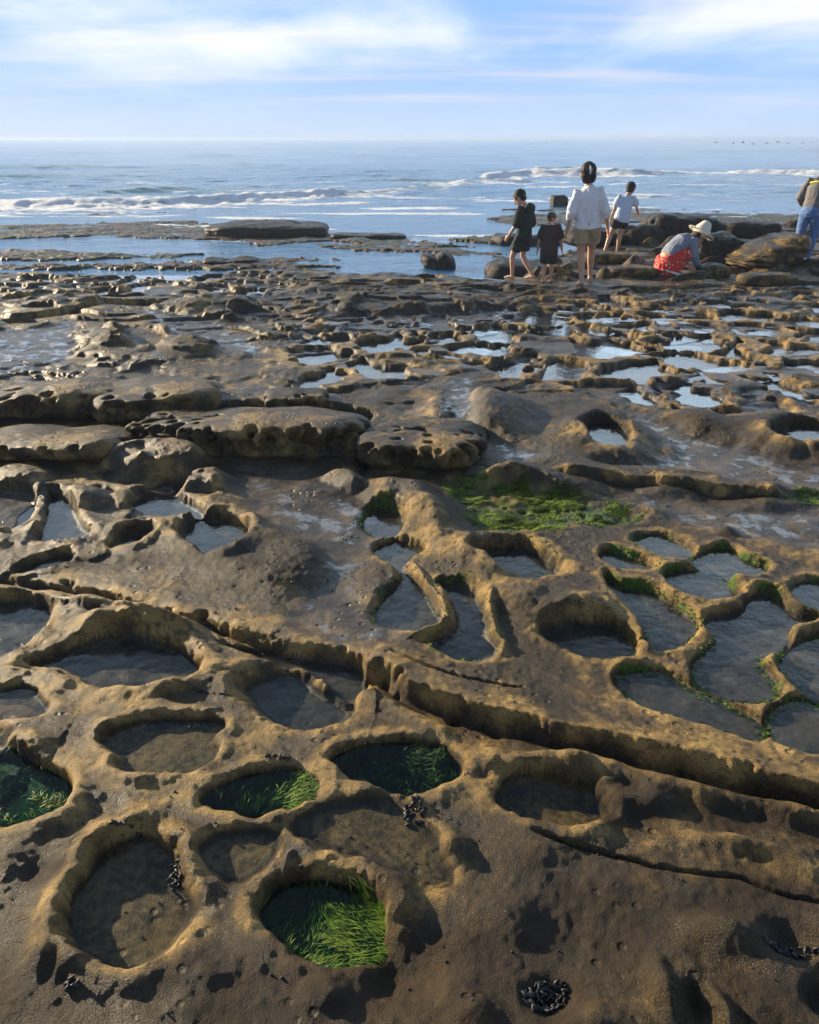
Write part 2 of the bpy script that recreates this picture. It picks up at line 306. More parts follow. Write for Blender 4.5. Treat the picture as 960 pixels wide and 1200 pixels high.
    for (cx, cy, r, dp) in NOTCH:
        m = (np.abs(x-cx) < 3*r) & (np.abs(y-cy) < 3*r)
        if m.any(): z[m] -= dp*np.exp(-(((X[m]-cx)**2+(Y[m]-cy)**2)/(r*r))**1.5)
    for (P, w, dp) in CRACKS:
        m = (x > P[:,0].min()-.1) & (x < P[:,0].max()+.1) & (y > P[:,1].min()-.1) & (y < P[:,1].max()+.1)
        if not m.any(): continue
        s, a, L = sd_line(X[m]+.004*fine[m], Y[m]+.006*fine[m], P)
        wt = sstep(0, .06, a)*sstep(0, .06, L-a)*(.75+.5*mid[m])
        z[m] -= dp*wt*np.exp(-(s/w)**2); z[m] += .25*dp*wt*sstep(-.02, .06, s)*np.exp(-np.abs(s)/.12)
    z0 = z.copy()
    for q in POOLS:
        P = q['P']; mg = .02+3*q['rw']
        m = (x > P[:,0].min()-mg) & (x < P[:,0].max()+mg) & (y > P[:,1].min()-mg) & (y < P[:,1].max()+mg)
        if not m.any(): continue
        d = sdf_poly(x[m]+wa[m]*.012, y[m]+wb[m]*.012, P) + fine[m]*.008*(1+1.2*far[m]) + scal[m]*.75*(1+.9*far[m])*(.3+1.4*np.clip(wa[m]+.3, 0, 1)) - .009 - (.013 if q['green'] > .5 else 0)
        rm = np.exp(-((d-q['rw']*.45)/q['rw'])**2)*(q['rim']*(.6 if q['green'] > .5 else 1))*np.clip(.75+1.3*mid[m]+.5*wb[m], .05, 1.9)
        wv = q['w']*np.clip(.85+1.5*wb[m], .3, 1.9); t = sstep(-wv, .15*wv, d)
        base = z[m]+rm
        fl = q['z']-q['depth']+.007*mid[m]+.003*fine[m]
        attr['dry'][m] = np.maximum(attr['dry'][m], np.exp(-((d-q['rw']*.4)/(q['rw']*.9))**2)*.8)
        rnd = .5*q['w']*np.exp(-np.maximum(d, 0)/(.6*q['w']))      # rounded lip
        z[m] = (base-rnd)*t+fl*(1-t)
        if q['water'] is not None:
            wlv = q['z']+q['water']; attr['damp_shade'][m] = np.maximum(attr['damp_shade'][m], .9*(d < .5*q['w'])*sstep(.016, .006, z[m]-wlv-.006*mid[m])*(z[m] > wlv-.012))
        ins = 1-sstep(-q['w']*1.1, -q['w']*.4, d)
        if q['floor'] == 'silt': attr['silt'][m] = np.maximum(attr['silt'][m]*(t), ins)
        elif q['floor'] == 'brown': attr['silt'][m] *= t; attr['brown'][m] = np.maximum(attr['brown'][m], ins)
        elif q['floor'] == 'weed': attr['green'][m] = np.maximum(attr['green'][m], ins*.8)
        if q['green'] > 0:
            g = np.exp(-((d+.4*q['w'])/(.6*q['w']+.006))**2)*q['green']*sstep(-.15, .45, mid[m]+.5*fine[m]+.15*(q['green']))
            attr['green'][m] = np.maximum(attr['green'][m], g)
    for (cx, cy, r, asp, ro, dp, sd) in PITS:
        rr = r*asp*1.6+.05
        m = (np.abs(x-cx) < rr) & (np.abs(y-cy) < rr)
        if not m.any(): continue
        c, s = math.cos(ro), math.sin(ro)
        dx = X[m]-cx; dy = Y[m]-cy; u = (dx*c+dy*s)/asp; v = -dx*s+dy*c
        rad = np.sqrt(u*u+v*v); th = np.arctan2(v, u)
        d = rad-r*(1+.16*np.sin(2*th+sd)+.12*np.sin(3*th+2*sd))
        w = .035+.03*(r > .15)
        t = sstep(-w, .01, d)
        z[m] = (z[m]+.018*np.exp(-((d-.03)/.06)**2))*t+np.minimum(z[m], 0.01-dp+.008*mid[m])*(1-t)
        attr['silt'][m] = np.maximum(attr['silt'][m], (1-sstep(-w*1.2, -w*.5, d))*.7)
    for P, kk in zip(NET, NETK):
        m = (x > P[:,0].min()-.4) & (x < P[:,0].max()+.4) & (y > P[:,1].min()-.4) & (y < P[:,1].max()+.4)
        if not m.any(): continue
        t = sstep(.25, -.2, sdf_poly(X[m], Y[m], P)+.2*mid[m])*kk
        e, v = cells(x[m]*1.55+.42*wa[m]+.03*fine[m], y[m]*1.30+.42*wb[m]+.03*fine[m])
        v = np.where(v > .80, 1.0, v); fl = np.where(v > .9, .014+.012*mid[m], -.070+.045*v)
        wl = 1-sstep(.07+.16*wa[m], .20+.20*wa[m], e); zn = fl*(1-wl)+wl*(.012+.022*wb[m])
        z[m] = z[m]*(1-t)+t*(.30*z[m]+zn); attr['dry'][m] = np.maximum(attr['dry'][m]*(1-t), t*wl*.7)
        attr['silt'][m] = np.maximum(attr['silt'][m], t*.6*(1-wl)*(v < .9))
    tw = sstep(6.2, 7.6, y)*(1-sstep(14, 16, y))*.25
    st = .062; zz = (z+.010*mid+.004*fine)/st; zf = np.floor(zz); z = z*(1-tw)+tw*st*(zf+sstep(.30, .62, zz-zf)*.86+.14*(zz-zf))
    for (cx, cy, rx, ry) in DAMP_SHADE:
        q = ((x-cx)/rx)**2+((y-cy)/ry)**2
        attr['damp_shade'] = np.maximum(attr['damp_shade'], sstep(1.1, .25, np.sqrt(q)+.35*mid+.25*wa))
    # edge of the platform, then shelves just above the sea
    near_edge = y > 11
    if near_edge.any():
        m = near_edge; d = sdf_poly(X[m], Y[m], LAND)+.12*mid[m]
        z[m] = z[m]-sstep(-.15, .5, d)*.55 - sstep(.5, 3, d)*.4
        for (P, zz) in SHELF:
            k = sdf_poly(X[m], Y[m], P); t = sstep(.25, -.25, k+.35*mid[m])
            zs = SEA+zz+.05*fbm(x[m]*1.6, y[m]*2.2, 3)+.02*fine[m]
            z[m] = np.where(t > 0, np.maximum(z[m], zs*t+z[m]*(1-t)), z[m]); attr['shelf'][m] = np.maximum(attr['shelf'][m], t)
    for (cx, cy, zz, rr) in FLATS:
        q = np.sqrt((x-cx)**2+(y-cy)**2); t = sstep(rr, rr*.5, q); z = z*(1-t)+t*(zz+.01*mid)
    return z, attr
FLATS = []
def ground(x, y):
    z, _ = terrain(np.array([x]), np.array([y])); return float(z[0])

# ------------------------------------------------------------------ object helpers
def tag(o, label=None, cat=None, group=None, kind=None):
    if label: o['label'] = label
    if cat: o['category'] = cat
    if group: o['group'] = group
    if kind: o['kind'] = kind
    return o
def empty(name, loc, rz=0):
    o = bpy.data.objects.new(name, None); o.empty_display_size = .1; COL.objects.link(o); o.location = loc; o.rotation_euler = (0, 0, rz); return o
def mesh_np(name, V, F, mat=None, parent=None, smooth=True, attrs=None):
    V = np.asarray(V, np.float32); F = np.asarray(F, np.int32)
    me = bpy.data.meshes.new(name)
    n = F.shape[1]
    me.vertices.add(len(V)); me.vertices.foreach_set('co', V.ravel())
    me.loops.add(F.size); me.loops.foreach_set('vertex_index', F.ravel())
    me.polygons.add(len(F)); me.polygons.foreach_set('loop_start', np.arange(0, F.size, n, dtype=np.int32))
    me.polygons.foreach_set('loop_total', np.full(len(F), n, np.int32))
    me.polygons.foreach_set('use_smooth', np.full(len(F), smooth, bool))
    me.update(calc_edges=True); me.validate()
    for k, a in (attrs or {}).items():
        at = me.attributes.new(k, 'FLOAT', 'POINT'); at.data.foreach_set('value', np.asarray(a, np.float32).ravel())
    if mat: me.materials.append(mat)
    o = bpy.data.objects.new(name, me); COL.objects.link(o)
    if parent: o.parent = parent
    return o
def grid_faces(nr, nc, wrap=False):
    i = np.arange(nr-1)[:, None]; j = np.arange(nc if wrap else nc-1)[None, :]
    j2 = (j+1) % nc
    a = i*nc+j; b = i*nc+j2; c = (i+1)*nc+j2; d = (i+1)*nc+j
    return np.stack([a, b, c, d], -1).reshape(-1, 4)

# ------------------------------------------------------------------ materials
def mat(name):
    m = bpy.data.materials.new(name); m.use_nodes = True; nt = m.node_tree; nt.nodes.clear(); return m, nt
class NT:
    def __init__(s, nt): s.nt = nt
    def n(s, t, ins=None, **kw):
        nd = s.nt.nodes.new(t)
        for k, v in kw.items(): setattr(nd, k, v)
        for k, v in (ins or {}).items():
            if isinstance(v, bpy.types.NodeSocket): s.nt.links.new(v, nd.inputs[k])
            else: nd.inputs[k].default_value = v
        return nd
    def attr(s, name): return s.n('ShaderNodeAttribute', attribute_name=name).outputs['Fac']
    def math(s, op, a, b=0.0, clamp=False): return s.n('ShaderNodeMath', {0: a, 1: b}, operation=op, use_clamp=clamp).outputs[0]
    def ramp(s, fac, a, b, lo=0., hi=1.):
        return s.n('ShaderNodeMapRange', {'Value': fac, 'From Min': a, 'From Max': b, 'To Min': lo, 'To Max': hi}, interpolation_type='SMOOTHSTEP').outputs[0]
    def mix(s, f, a, b):
        nd = s.nt.nodes.new('ShaderNodeMix'); nd.data_type = 'RGBA'
        for i, v in ((0, f), (6, a), (7, b)):
            if isinstance(v, bpy.types.NodeSocket): s.nt.links.new(v, nd.inputs[i])
            else: nd.inputs[i].default_value = (*v, 1) if i and len(v) == 3 else v
        return nd.outputs[2]
    def noise(s, vec, scale, det=4, rough=.55, out='Fac'):
        return s.n('ShaderNodeTexNoise', {'Vector': vec, 'Scale': scale, 'Detail': det, 'Roughness': rough}).outputs[out]
    def voro(s, vec, scale, feature='F1', rand=1.0):
        return s.n('ShaderNodeTexVoronoi', {'Vector': vec, 'Scale': scale, 'Randomness': rand}, feature=feature).outputs['Distance']

def rock_material(name, reef=True, tone=1.0, dark=0.0):
    m, nt = mat(name); N = NT(nt)
    co = N.n('ShaderNodeTexCoord').outputs['Object']
    a = N.noise(co, 1.3, 5); b = N.noise(co, 6., 6, .6); c = N.noise(co, 38., 5, .65); g = N.noise(co, 170., 3, .7)
    grain = N.voro(co, 190.)
    tan = N.mix(N.ramp(b, .35, .7), tuple(tone*v for v in (.28,.172,.046)), tuple(tone*v for v in (.43,.285,.095)))
    brn = N.mix(N.ramp(c, .3, .7), tuple(tone*v for v in (.019,.0135,.006)), tuple(tone*v for v in (.056,.038,.015)))
    dsum = N.math('ADD', N.math('MULTIPLY', a, .6), N.math('MULTIPLY', b, .5))
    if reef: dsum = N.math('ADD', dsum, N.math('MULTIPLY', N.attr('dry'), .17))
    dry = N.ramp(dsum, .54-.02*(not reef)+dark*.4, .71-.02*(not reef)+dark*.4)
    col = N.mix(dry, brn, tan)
    col = N.mix(N.ramp(N.noise(co, 15., 5, .7), .50, .64, 0, .7), col, tuple(tone*v for v in (.022,.016,.009)))
    col = N.mix(N.ramp(N.voro(co, 46.), .10, .22, .8, 0.), col, tuple(tone*v for v in (.018,.014,.009)))
    bar = N.math('MULTIPLY', N.ramp(N.voro(co, 130.), .16, .30, 1., 0.), N.ramp(N.noise(co, 4.3, 4, .6), .54, .64))
    col = N.mix(N.math('MULTIPLY', bar, .75), col, tuple(tone*v for v in (.36,.33,.27)))
    # lichen-grey film and grain to grain difference
    col = N.mix(N.ramp(N.noise(co, 3.1, 4), .56, .74, 0, .45), col, (.06*tone, .05*tone, .038*tone))
    col = N.mix(N.ramp(g, .34, .6, .55, 0.), col, (.045,.03,.018))
    col = N.mix(N.ramp(N.noise(co, 240., 2, .6), .60, .70, 0, .5), col, (.40,.32,.19))
    rough = N.ramp(b, .3, .7, .33, .60)
    if reef:
        damp_shade = N.attr('damp_shade'); silt = N.attr('silt'); green = N.attr('green'); shelf = N.attr('shelf'); brown = N.attr('brown')
        col = N.mix(N.math('MULTIPLY', damp_shade, .93), col, N.mix(c, (.020,.016,.014), (.058,.042,.026)))  # darkens wet rock and the painted shade spots alike
        siltc = N.mix(N.ramp(b, .3, .72), (.050,.042,.036), (.125,.104,.084))
        siltc = N.mix(N.ramp(N.noise(co, 17., 5, .7), .50, .66, 0, .75), siltc, (.022,.02,.015))
        siltc = N.mix(N.ramp(c, .55, .75, 0, .6), siltc, (.045,.035,.03))
        col = N.mix(silt, col, siltc)
        col = N.mix(brown, col, N.mix(N.ramp(N.math('ADD', N.math('MULTIPLY', c, .7), N.math('MULTIPLY', b, .4)), .42, .68), (.045,.03,.014), (.20,.135,.055)))
        gr = N.mix(N.ramp(c, .35, .7), (.022,.045,.008), (.095,.18,.02))
        gf = N.ramp(N.math('ADD', green, N.math('MULTIPLY', N.math('SUBTRACT', c, .5), 2.2)), .28, .75)
        col = N.mix(N.math('MULTIPLY', gf, N.ramp(green, .02, .12)), col, gr)
        shc = N.mix(N.ramp(a, .4, .6), N.mix(b, (.035,.045,.012), (.09,.085,.03)), N.mix(b, (.07,.03,.018), (.12,.07,.035)))
        col = N.mix(shelf, col, shc)
        rough = N.math('SUBTRACT', rough, N.math('MULTIPLY', silt, .2))
    pits = N.ramp(N.voro(co, 19.), .10, .30)
    pm = N.ramp(N.noise(co, 2.3, 3), .50, .62)
    hgt = N.math('ADD', N.math('MULTIPLY', grain, -.0022), N.math('MULTIPLY', N.noise(co, 310., 3, .8), .0042))
    hgt = N.math('ADD', hgt, N.math('MULTIPLY', c, .0065))
    hgt = N.math('ADD', hgt, N.math('MULTIPLY', b, .012))
    hgt2 = N.math('MULTIPLY', N.math('MULTIPLY', pits, pm), .016)
    if reef:
        keep = N.math('SUBTRACT', 1., N.math('MULTIPLY', N.math('MAXIMUM', N.attr('silt'), N.math('MULTIPLY', N.attr('brown'), .4)), .75))
        hgt = N.math('MULTIPLY', N.math('ADD', hgt, hgt2), keep)
    else: hgt = N.math('ADD', hgt, hgt2)
    bump = N.n('ShaderNodeBump', {'Height': hgt, 'Strength': 1., 'Distance': 1.}).outputs[0]
    p = N.n('ShaderNodeBsdfPrincipled', {'Base Color': col, 'Roughness': rough, 'Normal': bump, 'IOR': 1.4, 'Specular IOR Level': N.math('SUBTRACT', .31, N.math('MULTIPLY', N.attr('damp_shade'), .16)) if reef else .25})
    if reef:
        nt.links.new(N.math('MULTIPLY', N.attr('film'), N.ramp(N.noise(co, 7., 5, .65), .47, .53)), p.inputs['Coat Weight']); p.inputs['Coat Roughness'].default_value = .04; p.inputs['Coat IOR'].default_value = 1.4
        nt.links.new(N.n('ShaderNodeBump', {'Height': c, 'Strength': 1., 'Distance': .002}).outputs[0], p.inputs['Coat Normal'])
    N.n('ShaderNodeOutputMaterial', {'Surface': p.outputs[0]})
    return m
M_REEF = rock_material('wet_sandstone')
M_BOULDER = rock_material('boulder_sandstone', False, .8)
M_DARKROCK = rock_material('dark_sea_rock', False, .42, .3)

def water_material(name, tint, rip=1.0):
    m, nt = mat(name); N = NT(nt)
    co = N.n('ShaderNodeTexCoord').outputs['Object']
    h = N.math('ADD', N.math('MULTIPLY', N.noise(co, 9., 3), .004*rip), N.math('MULTIPLY', N.noise(co, 34., 2), .0007*rip))
    bp = N.n('ShaderNodeBump', {'Height': h, 'Strength': 1., 'Distance': 1.}).outputs[0]
    inc = N.n('ShaderNodeNewGeometry').outputs['Incoming']
    dt = N.math('ABSOLUTE', N.n('ShaderNodeVectorMath', {0: inc, 1: bp}, operation='DOT_PRODUCT').outputs['Value'])
    fr = N.math('ADD', N.math('MULTIPLY', N.math('POWER', N.math('SUBTRACT', 1., dt, True), 5.), .97), .025)
    tr = N.n('ShaderNodeBsdfTransparent', {'Color': (*tint, 1)}).outputs[0]
    gl = N.n('ShaderNodeBsdfGlossy', {'Color': (1, 1, 1, 1), 'Roughness': .03, 'Normal': bp}).outputs[0]
    mx = N.n('ShaderNodeMixShader', {0: fr, 1: tr, 2: gl}).outputs[0]
    N.n('ShaderNodeOutputMaterial', {'Surface': mx})
    return m
M_WATER = {'clear': water_material('shallow_water', (.82,.86,.86)), 'green': water_material('green_water', (.30,.46,.32)), 'teal': water_material('teal_water', (.26,.48,.46))}

def simple(name, col, rough=.6, var=.25, scale=30., bump=.0, col2=None, spec=.5, sss=0):
    m, nt = mat(name); N = NT(nt)
    co = N.n('ShaderNodeTexCoord').outputs['Object']; f = N.noise(co, scale, 5, .6)
    c2 = col2 or tuple(min(1, v*(1+var)) for v in col); c1 = tuple(v*(1-var) for v in col) if not col2 else col
    ins = {'Base Color': N.mix(N.ramp(f, .3, .7), c1, c2), 'Roughness': rough, 'Specular IOR Level': spec}
    if bump: ins['Normal'] = N.n('ShaderNodeBump', {'Height': f, 'Strength': .7, 'Distance': bump}).outputs[0]
    p = N.n('ShaderNodeBsdfPrincipled', ins)
    if sss: p.inputs['Subsurface Weight'].default_value = sss; p.inputs['Subsurface Radius'].default_value = (.02,.008,.004)
    N.n('ShaderNodeOutputMaterial', {'Surface': p.outputs[0]}); return m
def leaf_material(name, c1, c2, c3):
    m, nt = mat(name); N = NT(nt)
    co = N.n('ShaderNodeTexCoord').outputs['Object']
    col = N.mix(N.ramp(N.noise(co, 22., 4), .35, .65), c1, c2); col = N.mix(N.ramp(N.attr('tip'), .3, 1.), col, c3)
    d = N.n('ShaderNodeBsdfPrincipled', {'Base Color': col, 'Roughness': .5, 'Specular IOR Level': .3}).outputs[0]
    t = N.n('ShaderNodeBsdfTranslucent', {'Color': col}).outputs[0]
    N.n('ShaderNodeOutputMaterial', {'Surface': N.n('ShaderNodeMixShader', {0: .3, 1: d, 2: t}).outputs[0]}); return m
M_GRASS = leaf_material('eelgrass', (.025,.075,.008), (.10,.22,.018), (.34,.48,.07))
M_LETTUCE = leaf_material('sea_lettuce', (.045,.085,.010), (.15,.23,.018), (.27,.36,.05))
M_DEEPWEED = leaf_material('deep_weed', (.012,.04,.012), (.03,.10,.02), (.10,.2,.04))
M_MUSSEL = simple('mussel_shell', (.012,.012,.018), .48, .5, 60)

# ------------------------------------------------------------------ people positions (photo px of the feet)
def place(px, py, z=0.): return G(px, py, z)
PPL = {'boy': place(611,328), 'child': place(641,331), 'woman': place(687,334), 'girl': place(721,299), 'sitter': place(785,321), 'walker': place(935,309)}
for k, (r_) in (('boy', .5), ('child', .45), ('woman', .5), ('girl', .6), ('sitter', .7), ('walker', .6)):
    FLATS.append((PPL[k][0], PPL[k][1], 0.0, r_))

# ------------------------------------------------------------------ terrain mesh
ys = [.5]
while ys[-1] < 16.5: ys.append(ys[-1]+min(max(.0025*ys[-1], .0048), .021))
while ys[-1] < 27: ys.append(ys[-1]+.055)
while ys[-1] < 34: ys.append(ys[-1]+.4)
lo = [.5-.02*1.35**k for k in range(1, 22)]; ys = np.array(lo[::-1]+ys)
uc = np.linspace(-1, 1, 860); ex = 1+.0025*(np.power(1.16, np.arange(1, 52))-1)/.16
uc = np.concatenate([-ex[::-1], uc, ex])
halfw = 1.0+.63*np.maximum(ys, .5)
XX = uc[None, :]*halfw[:, None]; YY = np.repeat(ys[:, None], len(uc), 1)
ZZ, AT = terrain(XX.ravel(), YY.ravel())
V = np.stack([XX.ravel(), YY.ravel(), ZZ], 1)
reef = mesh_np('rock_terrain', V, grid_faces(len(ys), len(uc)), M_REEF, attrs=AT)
tag(reef, 'wet brown sandstone reef pitted with round tide pools', kind='structure')
del V

# ------------------------------------------------------------------ pool water
def flat_poly(name, P, z, m):
    n = len(P); c = P.mean(0)
    bm = bmesh.new(); vs = [bm.verts.new((p[0], p[1], z)) for p in P]
    bm.faces.new(vs); bmesh.ops.triangulate(bm, faces=bm.faces[:])
    bmesh.ops.recalc_face_normals(bm, faces=bm.faces[:])
    for f in bm.faces:
        if f.normal.z < 0: f.normal_flip()
    me = bpy.data.meshes.new(name); bm.to_mesh(me); bm.free(); me.materials.append(m)
    o = bpy.data.objects.new(name, me); COL.objects.link(o); return tag(o, kind='structure')
def grow(P, d):
    c = P.mean(0); A = np.roll(P, -1, 0)-np.roll(P, 1, 0); nrm = np.stack([A[:,1], -A[:,0]], 1); nrm /= np.linalg.norm(nrm, axis=1)[:, None]+1e-9
    ar = np.sum(P[:,0]*np.roll(P[:,1], -1)-np.roll(P[:,0], -1)*P[:,1])
    return P+nrm*d*(1 if ar > 0 else -1)
for q in POOLS:
    if q['water'] is not None: flat_poly('pool_water', q['P'], q['z']+q['water'], M_WATER[q['tint']])
for i, (x, y, r, asp, ro, dp, sd) in enumerate(PITS):
    inframe = px_of(x, y) > 600 and y > 6
    if dp > .045 and (inframe or i % 3 == 0):
        th = np.linspace(0, 2*math.pi, 28, endpoint=False); c, s = math.cos(ro), math.sin(ro)
        rr = r*(1+.16*np.sin(2*th+sd)+.12*np.sin(3*th+2*sd)); u = rr*np.cos(th)*asp; v = rr*np.sin(th)
        flat_poly('pool_water', np.stack([x+u*c-v*s, y+u*s+v*c], 1), .01-dp+random.uniform(.012, .03), M_WATER['clear'])

flat_poly('pool_water', smooth_closed(NET[0], 2), -.042, M_WATER['clear'])
flat_poly('pool_water', smooth_closed(NET[1], 2), -.045, M_WATER['clear'])
# ------------------------------------------------------------------ sea
M_SEA, nt = mat('sea_water'); N = NT(nt)
co = N.n('ShaderNodeTexCoord').outputs['Object']
mp = N.n('ShaderNodeMapping', {'Vector': co, 'Scale': (.45, 1., 1.)}).outputs[0]
h = N.math('ADD', N.math('MULTIPLY', N.noise(mp, 1.2, 6, .62), .16), N.math('MULTIPLY', N.noise(mp, 7., 4), .022))
bp = N.n('ShaderNodeBump', {'Height': h, 'Strength': 1., 'Distance': 1.}).outputs[0]
fo = N.attr('foam'); fn = N.noise(mp, 5., 6, .7)
ff = N.ramp(N.math('ADD', fo, N.math('MULTIPLY', N.math('SUBTRACT', fn, .5), .9)), .35, .62)
ff = N.math('MULTIPLY', ff, N.ramp(fo, .03, .15))
w = N.n('ShaderNodeBsdfPrincipled', {'Base Color': N.mix(N.attr('face'), (.04,.16,.33), (.03,.14,.14)), 'Roughness': .12, 'IOR': 1.33, 'Normal': bp}).outputs[0]
fm = N.n('ShaderNodeBsdfPrincipled', {'Base Color': (.86,.88,.90,1), 'Roughness': .7, 'Normal': N.n('ShaderNodeBump', {'Height': fn, 'Strength': .8, 'Distance': .15}).outputs[0]}).outputs[0]
N.n('ShaderNodeOutputMaterial', {'Surface': N.n('ShaderNodeMixShader', {0: ff, 1: w, 2: fm}).outputs[0]})
ys = [11.6]
while ys[-1] < 70: ys.append(ys[-1]*1.0042)
while ys[-1] < 9000: ys.append(ys[-1]*1.035)
ys = np.array(ys); uc = np.linspace(-1, 1, 620); XX = uc[None, :]*(ys[:, None]*1.05+6); YY = np.repeat(ys[:, None], len(uc), 1)
x, y = XX.ravel(), YY.ravel()
deep = sstep(20, 45, y); fade = 1-sstep(300, 1500, y)
wx = x+2.5*n2(x*.09, y*.09); wy = y+2.0*n2(x*.07+9, y*.09)
z = SEA+fade*(deep*(.16*n2(wx*.06, wy*.20)+.09*n2(wx*.16+5, wy*.45)+.04*n2(wx*.5, wy*1.1+3))+(.014+.05*deep)*fbm(wx*.9, wy*2.2, 4))
foam = np.zeros(x.shape); face = np.zeros(x.shape)
def crest(pts, A, front, back, fw, seed, fl=1.0):
    global z, foam, face
    P = GP(pts, SEA); P = P[np.argsort(P[:,0])]
    yc = np.interp(x, P[:,0], P[:,1])+.9*n2(x*.13+seed, x*0+seed)+.35*n2(x*.6+seed, x*0)
    ends = sstep(P[0,0], P[0,0]+2, x)*sstep(P[-1,0], P[-1,0]-2, x)
    s = y-yc; am = ends*(.55+.45*n2(x*.16+seed*3, x*0+1.5))
    z = z+A*.8*am*np.where(s > 0, np.exp(-(s/back)**2), np.exp(-(s/front)**2))
    face = np.maximum(face, ends*np.exp(-((s+.2)/1.)**2)*(1 if fl < .5 else .5))
    n = fbm(x*.5+seed, y*.8, 4)
    f = ends*fl*sstep(-fw, -.1, s+1.6*n)*sstep(1.1, .2, s+.4*n)*(.75+.5*n)
    brk = sstep(-.45, .05, fbm(x*1.1+seed*5, y*1.9, 4))
    f = f*(.55+.45*brk)*np.clip(.6+am, 0, 1); z = z+.10*f*fbm(x*2.3, y*3.1, 3)
    foam = np.maximum(foam, f)
crest([(-500,247),(-200,244),(0,241),(100,239),(200,236),(300,231),(360,228),(430,225)], .36, .55, 1.8, 6., 2., 1.3)
crest([(330,231),(420,226),(500,221),(560,217),(640,212)], .30, .6, 1.6, 4., 7.)
crest([(540,212),(620,208),(700,207),(800,206),(960,206),(1400,205)], .5, .8, 2.5, 5., 11.)
crest([(560,204),(640,200),(720,200)], .4, .8, 2.5, 5., 17., .7)
crest([(60,228),(200,222),(340,221)], .22, .8, 2., 2., 13., .25)
crest([(390,217),(480,213),(580,212)], .4, .8, 2.5, 3., 15., .1)
crest([(-300,214),(0,210),(200,208)], .35, 1., 3., 3., 19., .1)
crest([(-100,197),(100,196),(300,194)], .4, 1.5, 4., 3., 23., .0)
crest([(640,188),(800,186),(1100,186)], .5, 2., 5., 3., 29., .0)
crest([(800,178),(900,178),(1200,178)], .9, 4., 9., 3., 31., .0)
crest([(200,184),(400,183),(600,184)], .6, 2., 6., 3., 33., .0)
wash = sstep(.0, .42, fbm(x*.28+50, y*1.1, 5))*sstep(15, 21, y)*(1-sstep(30, 75, y))
foam = np.maximum(foam, .60*wash); foam = np.maximum(foam, .5*sstep(.35, .6, fbm(x*.7+9, y*2.2, 4))*sstep(24, 28, y)*(1-sstep(32, 50, y)))
sea = mesh_np('sea', np.stack([x, y, z], 1), grid_faces(len(ys), len(uc)), M_SEA, attrs={'foam': foam, 'face': face})
tag(sea, 'blue sea with breaking white waves', kind='structure')

# ------------------------------------------------------------------ boulders
def boulder(name, label, cat, px, py, wpx, depth, height, rot=0., boxy=.55, seed=0, mtl=None, group=None, rough=.10, pits=0, sink=.25, shear=(0, 0), strata=0., zb=None, res=(90, 44), tilt=0., wedge=0.):
    gx, gy = G(px, py, 0. if zb is None else zb); dd = gy*math.cos(PITCH)+CAM_H*math.sin(PITCH)
    rx = wpx/FPX*dd/2; ry = depth/2; cy = gy+ry*.9
    cx = gx*(cy/gy)**.0
    z0 = (ground(cx, gy-.05) if zb is None else zb)
    nu, nv = res
    th = np.linspace(0, 2*math.pi, nu, endpoint=False)[None, :]; ph = np.linspace(-math.pi/2, math.pi/2, nv)[:, None]
    X = np.cos(ph)*np.cos(th)*rx; Y = np.cos(ph)*np.sin(th)*ry; Z = np.sin(ph)*min(rx, ry)+0*th
    U = np.stack([X.ravel()/rx, Y.ravel()/ry, Z.ravel()/min(rx, ry)], 1); e2 = 2/boxy
    U /= ((np.abs(U[:,0])**e2+np.abs(U[:,1])**e2)**1.0+np.abs(U[:,2])**e2)[:, None]**(1/e2)
    Hh = height*(1+sink)/2
    P = U*np.array([rx, ry, Hh])
    sc = 1.5/max(.25, min(rx, 1.2)); q = P*sc+seed*7.7
    n = fbm3(q, 4); big = fbm3(P*sc*.45+seed*3.1, 2)
    nrm = U/np.linalg.norm(U, axis=1)[:, None]
    size = min(rx, ry, Hh*1.6)
    P = P+nrm*(size*(rough*2.2*n+rough*3.0*big))[:, None]
    if strata:
        sv = P[:,2]+.45*P[:,0]; P = P+nrm*(strata*np.sin(sv*38+4*n)*(.5+.5*np.sign(n)))[:, None]
    rr = random.Random(seed)
    cand = np.where((P[:,1] < .2*ry) & (P[:,2] > -.5*Hh) & (P[:,2] < .85*Hh))[0]
    for k in range(pits):
        c = P[cand[rr.randrange(len(cand))]]
        r = rr.uniform(.016, .05)
        if c[2] > Hh*.6 and rr.random() < .7: continue
        d = np.linalg.norm((P-c)/np.array([1, 1, 1.3]), axis=1); P = P-nrm*(r*1.7*np.exp(-(d/r)**4))[:, None]
    if wedge: P[:,2] = (P[:,2]+Hh)*(1-wedge*(.5-.5*np.clip(P[:,0]/rx, -1, 1)))-Hh
    P[:,0] += shear[0]*(P[:,2]+Hh); P[:,1] += shear[1]*(P[:,2]+Hh)
    o = mesh_np(name, P, grid_faces(nu and nv, nu, True), mtl or M_BOULDER)
    o.location = (cx, cy, z0+height-Hh); o.rotation_euler = (R(tilt), 0, R(rot))
    return tag(o, label, cat, group)
BG = 'boulders lying on the reef'
boulder('boulder', 'long flat topped slab boulder with honeycombed dark near face', 'boulder', 276, 535, 300, .95, .17, -4, .60, 3, None, BG, .14, 260, .5, res=(420, 130), tilt=-9)
boulder('boulder', 'rounded brown boulder with honeycomb pits right of the long slab', 'boulder', 500, 553, 165, 1.1, .14, -10, .65, 5, None, BG, .15, 150, .6, res=(300, 110), tilt=-8)
boulder('boulder', 'bumpy tan boulder at the left edge of the reef', 'boulder', 45, 496, 230, 1.1, .18, 6, .70, 8, None, BG, .18, 150, .5, res=(300, 110), tilt=-9)
boulder('boulder', 'sloping tan boulder between the bumpy boulder and the long slab', 'boulder', 160, 496, 160, 1.1, .17, 24, .6, 9, None, BG, .12, 30, .5, res=(160, 70), tilt=-9)
